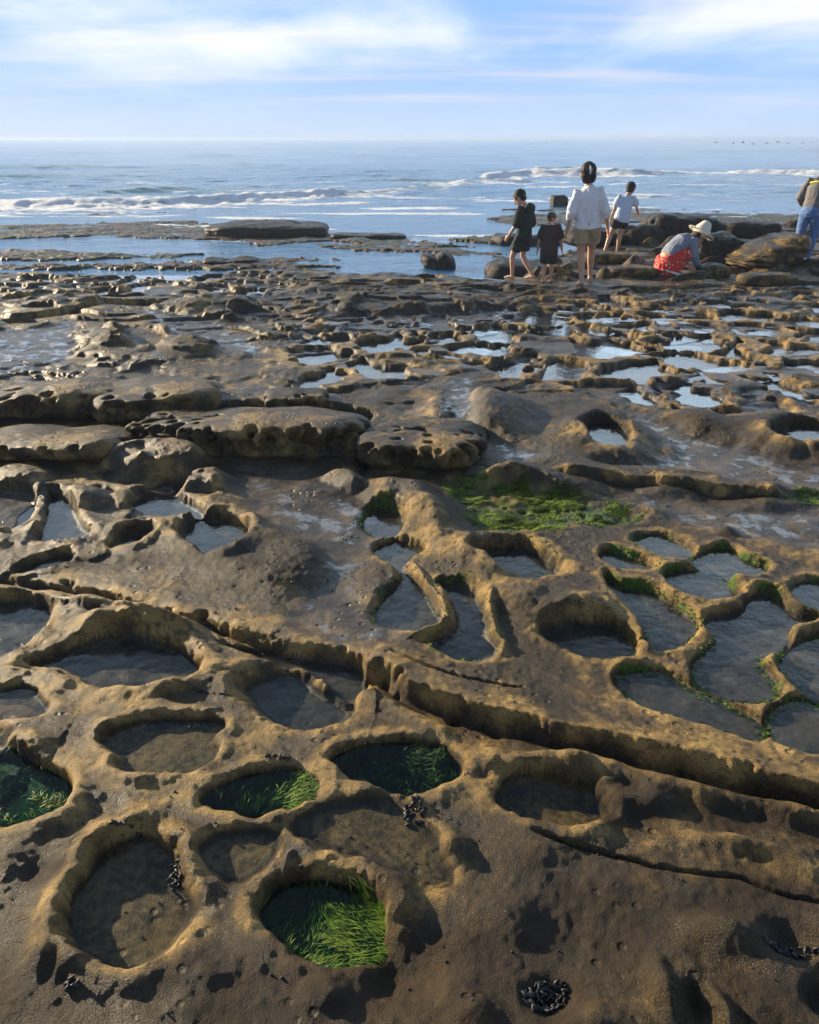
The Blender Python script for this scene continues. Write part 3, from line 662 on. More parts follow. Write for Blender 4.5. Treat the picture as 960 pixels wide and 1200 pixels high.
boulder('boulder', 'low broad boulder with a dark shaded front at the left edge', 'boulder', 45, 546, 190, .8, .10, -3, .8, 10, None, BG, .16, 40, .6, res=(240, 90), tilt=-8)
boulder('boulder', 'squared pale block behind the long slab boulder', 'boulder', 345, 478, 80, .35, .13, 5, .5, 12, None, BG, .08, 18, .3)
boulder('boulder', 'large tan boulder with slanting layers beside the person in jeans', 'boulder', 908, 318, 82, 1.1, .56, 10, .72, 14, None, BG, .05, 0, .25, (.25, 0), .018, res=(200, 110), wedge=.62)
boulder('boulder', 'grey block with a dark face left of the slanting boulder', 'boulder', 846, 309, 52, .7, .32, -6, .45, 15, M_DARKROCK, BG, .15, 14, .25)
boulder('boulder', 'dark square rock behind the two boys', 'boulder', 622, 279, 78, 1.0, .42, 4, .5, 16, M_DARKROCK, BG, .15, 14, .25)
boulder('boulder', 'low dark rock behind the legs of the two boys', 'boulder', 628, 316, 105, .9, .26, -3, .6, 17, M_DARKROCK, BG, .15, 14, .25)
boulder('boulder', 'long dark rock wall behind the crouching woman', 'boulder', 812, 286, 95, 1.1, .40, 3, .5, 18, M_DARKROCK, BG, .15, 14, .25, res=(140, 60))
boulder('boulder', 'dark jagged rock right of the child in the pale blue shirt', 'boulder', 752, 288, 62, .9, .42, -8, .6, 19, M_DARKROCK, BG, .14, 0, .25)
boulder('boulder', 'broad dark rock behind the woman in the white sweatshirt', 'boulder', 694, 290, 66, .9, .30, 5, .6, 20, M_DARKROCK, BG, .12, 0, .25)
boulder('boulder', 'dark flat rock behind the top of the slanting boulder', 'boulder', 885, 280, 70, 1.0, .34, 0, .5, 21, M_DARKROCK, BG, .08, 0, .25)
boulder('boulder', 'small round tan rock in front of the grey block', 'boulder', 838, 326, 36, .35, .16, 0, .7, 22, None, BG, .10, 0, .3)
boulder('boulder', 'rounded tan rock under the slanting boulder', 'boulder', 905, 335, 70, .5, .15, 6, .65, 24, None, BG, .09, 0, .3)
boulder('boulder', 'lumpy tan rock left of the crouching woman', 'boulder', 745, 325, 62, .6, .17, 0, .65, 25, None, BG, .10, 0, .3)
boulder('boulder', 'wide tan rock behind the feet of the woman in the white sweatshirt', 'boulder', 715, 312, 60, .6, .18, 0, .65, 26, None, BG, .10, 0, .3)
SG = 'rocks standing in the sea'
boulder('sea_rock', 'long flat dark rock slab standing in the shallow sea', 'rock', 306, 279, 152, 1.9, .31, -3, .55, 31, M_DARKROCK, SG, .17, 0, .3, zb=SEA, res=(160, 70))
boulder('sea_rock', 'small low dark rock at the water edge below the long slab', 'rock', 268, 312, 66, .5, .14, 3, .6, 32, M_DARKROCK, SG, .16, 0, .5, zb=SEA)
boulder('sea_rock', 'lumpy brown rock alone in the water left of the boys', 'rock', 522, 316, 42, .55, .27, 0, .7, 33, M_DARKROCK, SG, .12, 0, .4, (-.5, 0), zb=SEA)
boulder('sea_rock', 'square dark rock out in the sea behind the woman', 'rock', 656, 240, 19, .5, .32, 5, .4, 34, M_DARKROCK, SG, .06, 0, .4, zb=SEA)
boulder('sea_rock', 'low flat dark ledge right of the long slab in the sea', 'rock', 432, 281, 90, .8, .12, 2, .5, 35, M_DARKROCK, SG, .16, 0, .5, zb=SEA)

# ------------------------------------------------------------------ weed and shells
def blades(name, P, n, ln, wd, m, label, cat, lean=.7, dirf=None, dens=None, keepz=None, zoff=0.):
    V = []; F = []; k = 0; x0, y0 = P.min(0); x1, y1 = P.max(0); rs = np.random.default_rng(len(name)+n)
    cx = rs.uniform(x0, x1, n*4); cy = rs.uniform(y0, y1, n*4); d = sdf_poly(cx, cy, P)
    ok = d < 0
    if dens is not None: ok &= rs.random(n*4) < dens(cx, cy, d)
    cx, cy = cx[ok][:n], cy[ok][:n]; cz, _ = terrain(cx, cy)
    if keepz is not None: kk = cz < keepz; cx, cy, cz = cx[kk], cy[kk], cz[kk]
    n = len(cx)
    fl = 2*math.pi*n2(cx*5, cy*5)+rs.normal(0, .5, n) if dirf is None else dirf(cx, cy)+rs.normal(0, .35, n)
    L = ln*rs.uniform(.5, 1.3, n); W = wd*rs.uniform(.6, 1.3, n); up = rs.uniform(.15, 1., n)*(1-lean)+.08
    dx, dy = np.cos(fl), np.sin(fl); pts = []
    for t, ws in ((0, .7), (.35, 1.), (.7, .8), (1., .12)):
        hz = up*np.sin(t*2.4)*L*.7+zoff; rr_ = L*t*(.35+.65*t)
        px = cx+dx*rr_; py = cy+dy*rr_; pz = cz+hz+.003
        pts.append((px-dy*W*ws/2, py+dx*W*ws/2, pz)); pts.append((px+dy*W*ws/2, py-dx*W*ws/2, pz+.15*W))
    V = np.stack([np.stack(p, 1) for p in pts], 1).reshape(-1, 3)
    b = np.arange(n)[:, None]*8
    F = np.concatenate([b+np.array([[0, 1, 3, 2]]), b+np.array([[2, 3, 5, 4]]), b+np.array([[4, 5, 7, 6]])])
    tp = np.tile(np.repeat([0., .35, .7, 1.], 2), n)*np.repeat(rs.uniform(.4, 1.2, n), 8)
    o = mesh_np(name, V, F, m, attrs={'tip': tp}); return tag(o, label, cat, kind='stuff')
def cen(i): return POOLS[i]['P'].mean(0)
c2 = cen(1); w2 = np.ptp(POOLS[1]['P'][:,0])
blades('sea_grass', grow(POOLS[1]['P'], -.006), 11000, .040, .0022, M_GRASS, 'bright green sea grass filling the round pothole', 'sea grass', .7,
       lambda x, y: np.arctan2(-(y-c2[1])-.03, (x-c2[0])*1.0+.02)*.6+math.pi*-.12, lambda x, y, d: np.clip(sstep(-.35, .30, (x-c2[0])/w2*1.5-(y-c2[1])/w2*1.2+.25*fbm(x*16, y*16, 2)), .015, 1), zoff=.004)
for i, n, zo in ((2, 4200, .0), (3, 3600, .0), (4, 1500, .0)):
    c = cen(i); ww = np.ptp(POOLS[i]['P'][:,0]); wl = POOLS[i]['water']+POOLS[i]['depth']
    blades('sea_grass', grow(POOLS[i]['P'], -.014), n, .05, .0024, M_DEEPWEED if i == 4 else M_GRASS, ['green weed in the oval pool beside the mussels', 'green weed along the rim of the deep pool at the left edge', 'dark weed under the water of the black oval pool'][i-2], 'sea grass', .4,
           None, lambda x, y, d, c=c, ww=ww: sstep(.05, .42, (x-c[0])/ww+.1*(y-c[1])/ww+.25*fbm(x*9, y*9, 2))*.9+.02, zoff=wl-.024)
for P, n, l in ((GREEN[0], 22000, 'bright green sea lettuce spread over the flat rock'), (GREEN[1], 2500, 'bright green sea lettuce patch at the right edge')):
    blades('sea_lettuce', grow(P, .05), n, .020, .009, M_LETTUCE, l, 'seaweed', .7, None, lambda x, y, d: sstep(-.22, .36, fbm(x*7.2+4, y*9.2, 4))*sstep(.0, -.12, d))
for q, l in ((POOLS[23+0], 'green weed along the rims of the right hand pools'),):
    V = []
idx = [i for i, q in enumerate(POOLS) if q['green'] >= .25]
ex, ey = [], []
rs = np.random.default_rng(5)
Vs = []; 
for i in idx:
    P = POOLS[i]['P']; seg = np.linalg.norm(np.roll(P, -1, 0)-P, axis=1); n = int(seg.sum()*(230 if POOLS[i]['green'] > .5 else 60))
    k = rs.choice(len(P), n, p=seg/seg.sum()); t = rs.random(n)[:, None]
    Q = P[k]*(1-t)+np.roll(P, -1, 0)[k]*t+rs.normal(0, .010, (n, 2))
    keep = fbm(Q[:,0]*4+2, Q[:,1]*4, 2) > -.2; Vs.append(Q[keep])
Q = np.concatenate(Vs); cz, _ = terrain(Q[:,0], Q[:,1]); n = len(Q)
a = rs.uniform(0, 6.28, n); s = rs.uniform(.003, .010, n)
pts = []
for (u, v, w_) in ((-1, -.6, 0), (1, -.5, .25), (.8, .7, .7), (-.7, .6, .35)):
    pts.append(np.stack([Q[:,0]+s*(u*np.cos(a)-v*np.sin(a)), Q[:,1]+s*(u*np.sin(a)+v*np.cos(a)), cz+.002+s*w_], 1))
tag(mesh_np('seaweed_fringe', np.stack(pts, 1).reshape(-1, 3), np.arange(n*4).reshape(-1, 4), M_LETTUCE), 'green weed fringe along the rims of the shallow pools', 'seaweed', kind='stuff')

def shell_mesh():
    nu, nv = 12, 8; V = []
    for j in range(nv):
        ph = -math.pi/2+math.pi*j/(nv-1)
        for i in range(nu):
            t = 2*math.pi*i/nu; V.append((.35*math.cos(ph)*math.cos(t)*(1-.35*math.sin(ph)), .5*math.cos(ph)*math.sin(t)*(1-.25*math.sin(ph)), math.sin(ph)))
    return np.array(V), grid_faces(nv, nu, True)
SV, SF = shell_mesh()
proto = mesh_np('mussel', SV, SF, M_MUSSEL); shell_me = proto.data; bpy.data.objects.remove(proto)
def mussels(px, py, wpx, dpy, n, label, size=.011, rot=0.):
    x0, y0 = G(px, py); root = empty('mussel_cluster', (x0, y0, ground(x0, y0))); tag(root, label, 'mussels', 'mussel clusters on the rock')
    for i in range(n):
        a = random.uniform(0, 6.28); r = math.sqrt(random.random())
        dx, dy = r*math.cos(a)*wpx, r*math.sin(a)*dpy; qx = px+dx*math.cos(R(rot))-dy*math.sin(R(rot)); qy = py+dx*math.sin(R(rot))+dy*math.cos(R(rot))
        x, y = G(qx, qy); z = ground(x, y)
        o = bpy.data.objects.new('mussel', shell_me); COL.objects.link(o); o.parent = root
        s = size*random.uniform(.6, 1.25); o.scale = (s, s, s)
        o.location = (x-x0, y-y0, z-root.location.z+s*.45); o.rotation_euler = (random.uniform(.5, 1.5), random.uniform(-.6, .6), random.uniform(0, 6.28))
mussels(203,1022,9,17,26,'small clump of black mussels inside the right rim of the big shallow ring', rot=15)
mussels(486,950,13,15,38,'clump of black mussels on the back wall above the shallow brown pool')
mussels(640,1158,28,18,75,'large dark mussel bed on the bare rock at the bottom', .011, -20)
mussels(928,1108,36,8,48,'line of black mussels in the hollow at the right edge', .011, 4)
mussels(84,1156,8,6,7,'few black mussels on the rock at the bottom left')
mussels(150,976,16,5,16,'dark mussels tucked under the far rim of the big shallow ring')
mussels(322,889,18,4,14,'row of black mussels behind the oval green pool')
mussels(205,842,40,4,26,'row of black mussels along the scalloped back wall of the square pool', .010)
# periwinkle snails dotted over the rock
def snail_mesh():
    V = []; nu, nv = 9, 7
    for j in range(nv):
        t = j/(nv-1); r = math.sin(math.pi*min(1, t*.93+.07))**.7*.9*(1-.25*t)
        for i in range(nu):
            a = 2*math.pi*i/nu+t*1.5; V.append((r*math.cos(a), r*math.sin(a), t*1.5*(1+.06*math.cos(a))))
    return np.array(V), grid_faces(nv, nu, True)
p_ = mesh_np('snail', *snail_mesh(), M_MUSSEL); snail_me = p_.data; bpy.data.objects.remove(p_)
spots = [(112,958),(118,952),(98,968),(255,968),(262,972),(252,965),(300,900),(342,900),(315,893),(560,982),(700,1000),(800,1030),(905,985),(500,1005),(430,985),(410,975),(160,1030),(150,1045),(185,1050),(165,1090),(145,1060),(200,935),(140,905),(520,1100),(600,1110),(655,1105),(330,1145),(318,1140),(880,1140),(905,1155),(390,860),(375,885),(545,905),(240,905),(205,930)]
for i in range(70):
    spots.append((random.uniform(250, 470), random.uniform(610, 735)) if i < 34 else (random.uniform(20, 940), random.uniform(560, 1190)))
for (px, py) in spots:
    x, y = G(px, py); o = bpy.data.objects.new('snail', snail_me); COL.objects.link(o); s = random.uniform(.0035, .006)*(1 if py > 850 else 1.5)
    o.location = (x, y, ground(x, y)-.001); o.scale = (s, s, s); o.rotation_euler = (random.uniform(-.5, .5), random.uniform(-.5, .5), random.uniform(0, 6))
    tag(o, 'tiny black sea snail dotted on the brown rock', 'snail', 'sea snails scattered over the rock')

# ------------------------------------------------------------------ people
M_SKIN = simple('skin', (.52,.30,.19), .5, .08, 20, sss=.12)
M_HAIR = simple('dark_hair', (.014,.010,.008), .62, .6, 60, .008, spec=.3)
M_HAIRB = simple('brown_hair', (.05,.026,.014), .45, .4, 90, .004)
M_WHITE = simple('white_cotton', (.74,.74,.76), .85, .05, 12, .012)
M_KHAKI = simple('khaki_cotton', (.36,.27,.16), .85, .12, 14, .010)
M_BLACKC = simple('black_cotton', (.016,.016,.017), .85, .3, 14, .010)
M_HOOD = simple('dark_green_fleece', (.014,.022,.018), .9, .3, 14, .012)
M_BROWNC = simple('dark_brown_cotton', (.045,.026,.022), .85, .2, 14, .010)
M_BLUEC = simple('pale_blue_cotton', (.50,.60,.70), .85, .06, 14, .010)
M_DENIM = simple('blue_denim', (.085,.17,.36), .8, .3, 26, .006)
M_DENIMJ = simple('grey_denim', (.20,.23,.30), .8, .25, 26, .006)
M_GREYJ = simple('grey_jacket', (.15,.14,.13), .8, .15, 26, .008)
M_YELLOW = simple('yellow_stripe', (.75,.72,.02), .6, .05)
M_STRAW = simple('straw', (.74,.68,.54), .8, .12, 120, .003)
M_SHOE = simple('pale_shoe', (.55,.54,.52), .6, .1)
M_EYE = simple('eye', (.02,.015,.012), .15, .2)
M_RED, nt = mat('red_print'); N = NT(nt); co = N.n('ShaderNodeTexCoord').outputs['Object']
v = N.n('ShaderNodeTexVoronoi', {'Vector': co, 'Scale': 22.}).outputs['Distance']
N.n('ShaderNodeOutputMaterial', {'Surface': N.n('ShaderNodeBsdfPrincipled', {'Base Color': N.mix(N.ramp(v, .20, .30), (.75,.62,.5), (.62,.03,.018)), 'Roughness': .8}).outputs[0]})

def tube(P, Rr, ax=(1, 0, 0), n=16, cap=True):
    """closed tube through points P with elliptical sections Rr=[(a,b)] ; a along ax"""
    P = [Vector(p) for p in P]; V = []; Rr = [(r, r) if not isinstance(r, tuple) else r for r in Rr]
    L = len(P); ts = []
    for i in range(L): ts.append((P[min(i+1, L-1)]-P[max(i-1, 0)]).normalized())
    if cap:
        P = [P[0]-ts[0]*min(Rr[0])*.75, P[0]-ts[0]*min(Rr[0])*.45]+P+[P[-1]+ts[-1]*min(Rr[-1])*.45, P[-1]+ts[-1]*min(Rr[-1])*.75]
        f = lambda r, k: (r[0]*k, r[1]*k)
        Rr = [f(Rr[0], .45), f(Rr[0], .82)]+Rr+[f(Rr[-1], .82), f(Rr[-1], .45)]; ts = [ts[0]]*2+ts+[ts[-1]]*2
    for p, r, t in zip(P, Rr, ts):
        a = Vector(ax); a = a-t*a.dot(t)
        if a.length < .15: a = Vector((0, 1, 0)); a = a-t*a.dot(t)
        a.normalize(); b = t.cross(a)
        for i in range(n):
            an = 2*math.pi*i/n; V.append(p+a*math.cos(an)*r[0]+b*math.sin(an)*r[1])
    m = len(P); F = [tuple(int(v) for v in f) for f in grid_faces(m, n, True)]
    F.append(tuple(range(n))[::-1]); F.append(tuple((m-1)*n+i for i in range(n)))
    return V, F
def ball(c, r, n=16):
    r = r if isinstance(r, tuple) else (r, r, r); V = []; m = 11
    for j in range(m):
        ph = -1.5+3.0*j/(m-1)
        for i in range(n):
            t = 2*math.pi*i/n; V.append(Vector((c[0]+r[0]*math.cos(ph)*math.cos(t), c[1]+r[1]*math.cos(ph)*math.sin(t), c[2]+r[2]*math.sin(ph))))
    F = [tuple(int(v) for v in f) for f in grid_faces(m, n, True)]; F.append(tuple(range(n))[::-1]); F.append(tuple((m-1)*n+i for i in range(n)))
    return V, F
def merged(name, prims, m, parent, voxel=.012, smooth=6, fold=0., fs=9., xf=None):
    V = []; F = []
    for v, f in prims:
        o = len(V); V += [tuple(p) for p in v]; F += [tuple(i+o for i in q) for q in f]
    me = bpy.data.meshes.new('t'); me.from_pydata(V, [], F)
    bm = bmesh.new(); bm.from_mesh(me); bmesh.ops.recalc_face_normals(bm, faces=bm.faces[:]); bm.to_mesh(me); bm.free()
    ob = bpy.data.objects.new('t', me); COL.objects.link(ob)
    r = ob.modifiers.new('r', 'REMESH'); r.mode = 'VOXEL'; r.voxel_size = voxel; r.use_smooth_shade = True
    s = ob.modifiers.new('s', 'SMOOTH'); s.iterations = smooth; s.factor = .5
    dg = bpy.context.evaluated_depsgraph_get(); ev = ob.evaluated_get(dg); nm = bpy.data.meshes.new_from_object(ev, depsgraph=dg)
    bpy.data.objects.remove(ob); nm.name = name
    nv = len(nm.vertices); co = np.empty(nv*3, np.float32); nm.vertices.foreach_get('co', co); co = co.reshape(-1, 3).astype(float)
    if fold:
        no = np.empty(nv*3, np.float32); nm.vertices.foreach_get('normal', no); no = no.reshape(-1, 3)
        co = co+no*(fold*fbm3(co*np.array([fs, fs, fs*.55])+len(name), 3))[:, None]
    nm.vertices.foreach_set('co', co.astype(np.float32).ravel())
    nm.polygons.foreach_set('use_smooth', np.ones(len(nm.polygons), bool)); nm.update()
    nm.materials.clear(); nm.materials.append(m)
    o = bpy.data.objects.new(name, nm); COL.objects.link(o); o.parent = parent; return o
def lerp(a, b, t): return tuple(a[i]+(b[i]-a[i])*t for i in range(3))
def hand(wr, d, h, side, curl=.5):
    """palm, four unequal bent fingers and a thumb, hanging along d from the wrist"""
    d = Vector(d).normalized(); s = h*.0105; out = []
    fwd = Vector((0, 1, 0))-d*d.y; fwd.normalize(); inn = Vector((-side, 0, 0)); inn = inn-d*inn.dot(d)-fwd*inn.dot(fwd)
    if inn.length < .1: inn = d.cross(fwd)
    inn.normalize(); w = Vector(wr)
    out.append(tube([w, w+d*s*2.2, w+d*s*4.8], [(s*1.3, s*1.0), (s*2.1, s*1.1), (s*2.1, s*1.0)], tuple(fwd)))
    for k, l in enumerate((3.3, 3.8, 3.5, 2.7)):
        b = w+d*s*4.4+fwd*s*(1.6-k*1.07); m1 = b+d*s*l*.55+inn*s*curl*.6; m2 = m1+d*s*l*.45+inn*s*curl*1.6
        out.append(tube([b, m1, m2], [s*.62, s*.55, s*.42], tuple(fwd), 8))
    b = w+d*s*1.4+fwd*s*1.5; out.append(tube([b, b+fwd*s*1.5+d*s*1.3+inn*s*.5, b+fwd*s*1.8+d*s*2.9+inn*s*1.1], [s*.8, s*.65, s*.5], (1, 0, 0), 8))
    return out
def head(c, h, look, tilt):
    """head prims in place: look = yaw of the face, tilt = nod down"""
    s = h*.066; Mx = Matrix.Translation(c) @ Matrix.Rotation(look, 4, 'Z') @ Matrix.Rotation(-tilt, 4, 'X')
    pr = [ball((0, -.12*s, .25*s), (.93*s, 1.12*s, 1.08*s)), ball((0, .12*s, -.35*s), (.78*s, .88*s, .95*s)), ball((0, .35*s, -.85*s), (.48*s, .5*s, .42*s)),
          tube([(0, 1.0*s, .1*s), (0, 1.25*s, -.35*s)], [.14*s, .22*s], n=8), tube([(-.25*s, .85*s, -.72*s), (.25*s, .85*s, -.72*s)], [.12*s, .12*s], (0, 0, 1), 8)]
    for k in (-1, 1): pr.append(ball((k*.93*s, -.05*s, -.1*s), (.13*s, .26*s, .36*s), 8))
    hair = [ball((0, -.2*s, .38*s), (1.04*s, 1.16*s, 1.08*s))]
    eyes = [ball((k*.36*s, .93*s, 0.0), .13*s, 8) for k in (-1, 1)]
    return pr, hair, eyes, Mx, s
def T(prims, Mx): return [([Mx @ Vector(v) for v in V], F) for V, F in prims]

def person(label, h, loc, rz, J, clothes, hairstyle='short', hairm=None, look=0., tilt=0., extra=None, group='people on the reef', shoes=False, vox=.009, thick=1.0):
    root = empty('person', loc, rz); tag(root, label, 'person', group)
    k = h*thick; b = []
    pel, wai, che, nek, hd = (Vector(J[x]) for x in ('pelvis', 'waist', 'chest', 'neck', 'head'))
    shL, shR = Vector(J['shL']), Vector(J['shR'])
    b.append(tube([pel-Vector((0, 0, .02*h)), pel, wai, che, lerp(che, nek, .55), nek], [(.085*k, .062*k), (.092*k, .066*k), (.078*k, .054*k), (.094*k, .062*k), (.07*k, .05*k), (.034*k, .034*k)]))
    b.append(tube([lerp(che, nek, .75), nek, lerp(nek, hd, .55)], [.036*k, .033*k, .032*k]))
    pr, hair, eyes, Mx, s = head(hd, h, look, tilt); b += T(pr, Mx)
    hands = []
    for sd in 'LR':
        g = 1 if sd == 'R' else -1
        sh, el, wr = (Vector(J[n_+sd]) for n_ in ('sh', 'el', 'wr'))
        b.append(tube([lerp(che, nek, .6), sh, lerp(sh, el, .5), el, lerp(el, wr, .35), wr], [.034*k, .033*k, .027*k, .021*k, .022*k, .0145*k]))
        hands += hand(wr, J.get('hd'+sd, tuple(wr-el)), h, g)
        hi, kn, an, to = (Vector(J[n_+sd]) for n_ in ('hip', 'kn', 'an', 'to'))
        b.append(tube([lerp(pel, hi, .7), hi, lerp(hi, kn, .5), kn, lerp(kn, an, .3), lerp(kn, an, .7), an], [.055*k, .056*k, .047*k, .033*k, .035*k, .025*k, .02*k]))
        fd = (to-an); heel = an-Vector((fd.x, fd.y, 0)).normalized()*.022*h-Vector((0, 0, .018*h))
        b.append(tube([heel, lerp(an, to, .45), to], [(.02*k, .02*k), (.023*k, .02*k), (.022*k, .011*k)], (1, 0, 0)))
    body = merged('body', b+hands, M_SKIN, root, vox*.8, 5)
    hm = hairm or M_HAIR
    if hairstyle == 'bob': hair += [tube([(0, -.25*s, .6*s), (0, -.42*s, -.3*s), (0, -.40*s, -.92*s)], [(.95*s, .9*s), (1.0*s, .72*s), (.84*s, .46*s)])]
    elif hairstyle == 'short': hair += [tube([(0, -.3*s, .4*s), (0, -.5*s, -.45*s)], [(.98*s, .85*s), (.82*s, .58*s)]), ball((0, .5*s, .80*s), (.66*s, .42*s, .32*s))]
    elif hairstyle == 'crop': hair = [ball((0, -.2*s, .34*s), (1.0*s, 1.12*s, 1.02*s)), tube([(0, -.35*s, .3*s), (0, -.5*s, -.4*s)], [(.92*s, .75*s), (.7*s, .5*s)])]
    elif hairstyle == 'tied': hair += [tube([(0, -.3*s, .4*s), (0, -.45*s, -.5*s)], [(1.0*s, .9*s), (.85*s, .6*s)]), ball((0, -1.25*s, .3*s), .42*s)]
    merged('hair', T(hair, Mx), hm, root, vox*.7, 3, .010, 34)
    if hairstyle == 'bob' and tilt < .5: merged('hair_clip', T([tube([(0, -1.34*s, .75*s), (.06*s, -1.36*s, .3*s), (0, -1.22*s, -.15*s)], [.12*s, .2*s, .13*s])], Mx), M_SHOE, root, vox*.6, 2)
    for e in eyes:
        v, f = T([e], Mx)[0]; bm = bmesh.new(); vs = [bm.verts.new(p) for p in v]
        for q in f: bm.faces.new([vs[i] for i in q])
        me = bpy.data.meshes.new('eye'); bm.to_mesh(me); bm.free(); me.materials.append(M_EYE); o = bpy.data.objects.new('eye', me); COL.objects.link(o); o.parent = root
    for (nm, prims, m, fold) in clothes(J, h): merged(nm, prims, m, root, vox, 9, fold*1.3, 12.)
    return root
def stand(h, **kw):
    J = dict(pelvis=(0, 0, .52*h), waist=(0, 0, .61*h), chest=(0, -.01*h, .73*h), neck=(0, .0, .845*h), head=(0, .02*h, .925*h))
    for s, g in (('L', -1), ('R', 1)):
        J['sh'+s] = (g*.105*h, 0, .805*h); J['el'+s] = (g*.145*h, -.01*h, .63*h); J['wr'+s] = (g*.155*h, .05*h, .485*h)
        J['hip'+s] = (g*.052*h, 0, .50*h); J['kn'+s] = (g*.055*h, .02*h, .27*h); J['an'+s] = (g*.055*h, 0, .04*h); J['to'+s] = (g*.065*h, .10*h, .014*h)
    for k_, v_ in kw.items(): J[k_] = tuple(c*h for c in v_)
    return J
def shirt(J, h, hem, w, sl, sw, collar=.045):
    p = [tube([hem, J['waist'], J['chest'], lerp(J['chest'], J['neck'], .62), lerp(J['chest'], J['neck'], .88)], [(w[0]*h, w[0]*.72*h), (w[1]*h, w[1]*.72*h), (w[2]*h, w[2]*.72*h), (.085*h, .06*h), (collar*h, collar*h)], cap=False)]
    for s in 'LR':
        a, b, c = J['sh'+s], J['el'+s], J['wr'+s]; ch = lerp(J['chest'], J['neck'], .55)
        if sl <= 1: pts = [ch, a, lerp(a, b, sl*.5), lerp(a, b, sl)]; rr = [.05*h, sw[0]*.86*h, sw[1]*h, sw[2]*h]
        else: pts = [ch, a, lerp(a, b, .55), b, lerp(b, c, sl-1)]; rr = [.05*h, sw[0]*.86*h, sw[1]*h, sw[1]*h, sw[2]*h]
        p.append(tube(pts, rr, cap=False))
    return p
def shorts(J, h, leg, wide=1.0):
    p = [tube([lerp(J['pelvis'], J['waist'], .35), J['pelvis'], lerp(J['hipL'], J['hipR'], .5)], [(.092*h, .07*h), (.102*h, .078*h), (.10*h, .075*h)])]
    for s in 'LR':
        p.append(tube([J['hip'+s], lerp(J['hip'+s], J['kn'+s], leg*.5), lerp(J['hip'+s], J['kn'+s], leg)], [.062*h*wide, .064*h*wide, .064*h*wide], cap=False))
    return p
def at(k): x, y = PPL[k]; return (x, y, ground(x, y)+.004)

# woman in the white sweatshirt, seen from behind, mid stride
h = 1.66
J = stand(h, shL=(-.10, 0, .787), shR=(.10, 0, .787), anL=(-.045, -.03, .04), toL=(-.05, .08, .012), knL=(-.05, .02, .275), anR=(.055, .16, .05), toR=(.075, .26, .012), knR=(.055, .12, .28), elL=(-.148, -.03, .63), wrL=(-.178, .03, .47), elR=(.148, -.02, .63), wrR=(.18, .04, .475), head=(-.005, .025, .93))
person('woman in a white sweatshirt and tan shorts walking barefoot away', h, at('woman'), R(-4), J, lambda J, h: [
    ('sweatshirt', shirt(J, h, (0, 0, .485*h), (.112, .112, .108), 1.35, (.042, .043, .037)), M_WHITE, .022),
    ('shorts', shorts(J, h, .62, 1.12), M_KHAKI, .008)], 'bob', tilt=.15, look=.1).rotation_euler.y = -R(4.2)
# boy in the dark hooded top, walking to the left with his head down
h = 1.31
J = stand(h, anL=(-.05, .10, .04), toL=(-.05, .20, .014), knL=(-.05, .11, .27), anR=(.05, -.12, .055), toR=(.06, -.02, .014), knR=(.05, .03, .265), elL=(-.14, .03, .63), wrL=(-.13, .13, .50), elR=(.14, -.02, .62), wrR=(.15, .07, .47), neck=(0, .03, .84), head=(0, .085, .905), chest=(0, .0, .73))
person('boy in a dark hooded top and black shorts walking left with head bowed', h, at('boy'), R(52), J, lambda J, h: [
    ('hooded_top', shirt(J, h, (0, 0, .485*h), (.115, .112, .110), 1.15, (.05, .05, .042), .05)+[ball((0, -.055*h, .80*h), (.085*h, .05*h, .06*h))], M_HOOD, .012),
    ('shorts', shorts(J, h, .72, 1.08), M_BLACKC, .008)], 'short', tilt=.65, look=.15)
# small child in dark brown
h = 1.01
J = stand(h, anL=(-.06, -.02, .04), anR=(.05, .03, .04), toR=(.09, .12, .014), elL=(-.16, -.01, .62), wrL=(-.175, .04, .46), elR=(.16, .0, .62), wrR=(.19, .06, .46), head=(0, .03, .92))
person('small child in a dark brown shirt and dark shorts beside the boy', h, at('child'), R(-8), J, lambda J, h: [
    ('shirt', shirt(J, h, (0, 0, .40*h), (.135, .125, .118), .95, (.055, .056, .056)), M_BROWNC, .012),
    ('shorts', shorts(J, h, .95, 1.25), M_BLACKC, .008)], 'crop', M_HAIRB, tilt=.2, thick=1.08)
# child in the pale blue shirt, leaning right with the right arm out
h = 1.28
J = stand(h, pelvis=(.03, .02, .51), waist=(.05, .04, .60), chest=(.07, .06, .72), neck=(.09, .10, .83), head=(.115, .15, .905), shL=(-.035, .07, .795), shR=(.175, .07, .785), elL=(-.085, .05, .63), wrL=(-.12, .09, .50),
    elR=(.225, .12, .655), wrR=(.265, .22, .56), hipL=(-.025, .0, .50), hipR=(.08, .02, .495), knL=(-.10, .05, .28), anL=(-.16, -.05, .05), toL=(-.15, .05, .014), knR=(.04, .05, .27), anR=(.02, .05, .04), toR=(.04, .15, .014))
person('child in a pale blue shirt and black shorts reaching out the right arm', h, at('girl'), R(-14), J, lambda J, h: [
    ('shirt', shirt(J, h, (.03*h, .02*h, .455*h), (.125, .114, .105), .75, (.048, .05, .052)), M_BLUEC, .012),
    ('shorts', shorts(J, h, .5, 1.15), M_BLACKC, .006)], 'tied', tilt=.3, look=-.3)
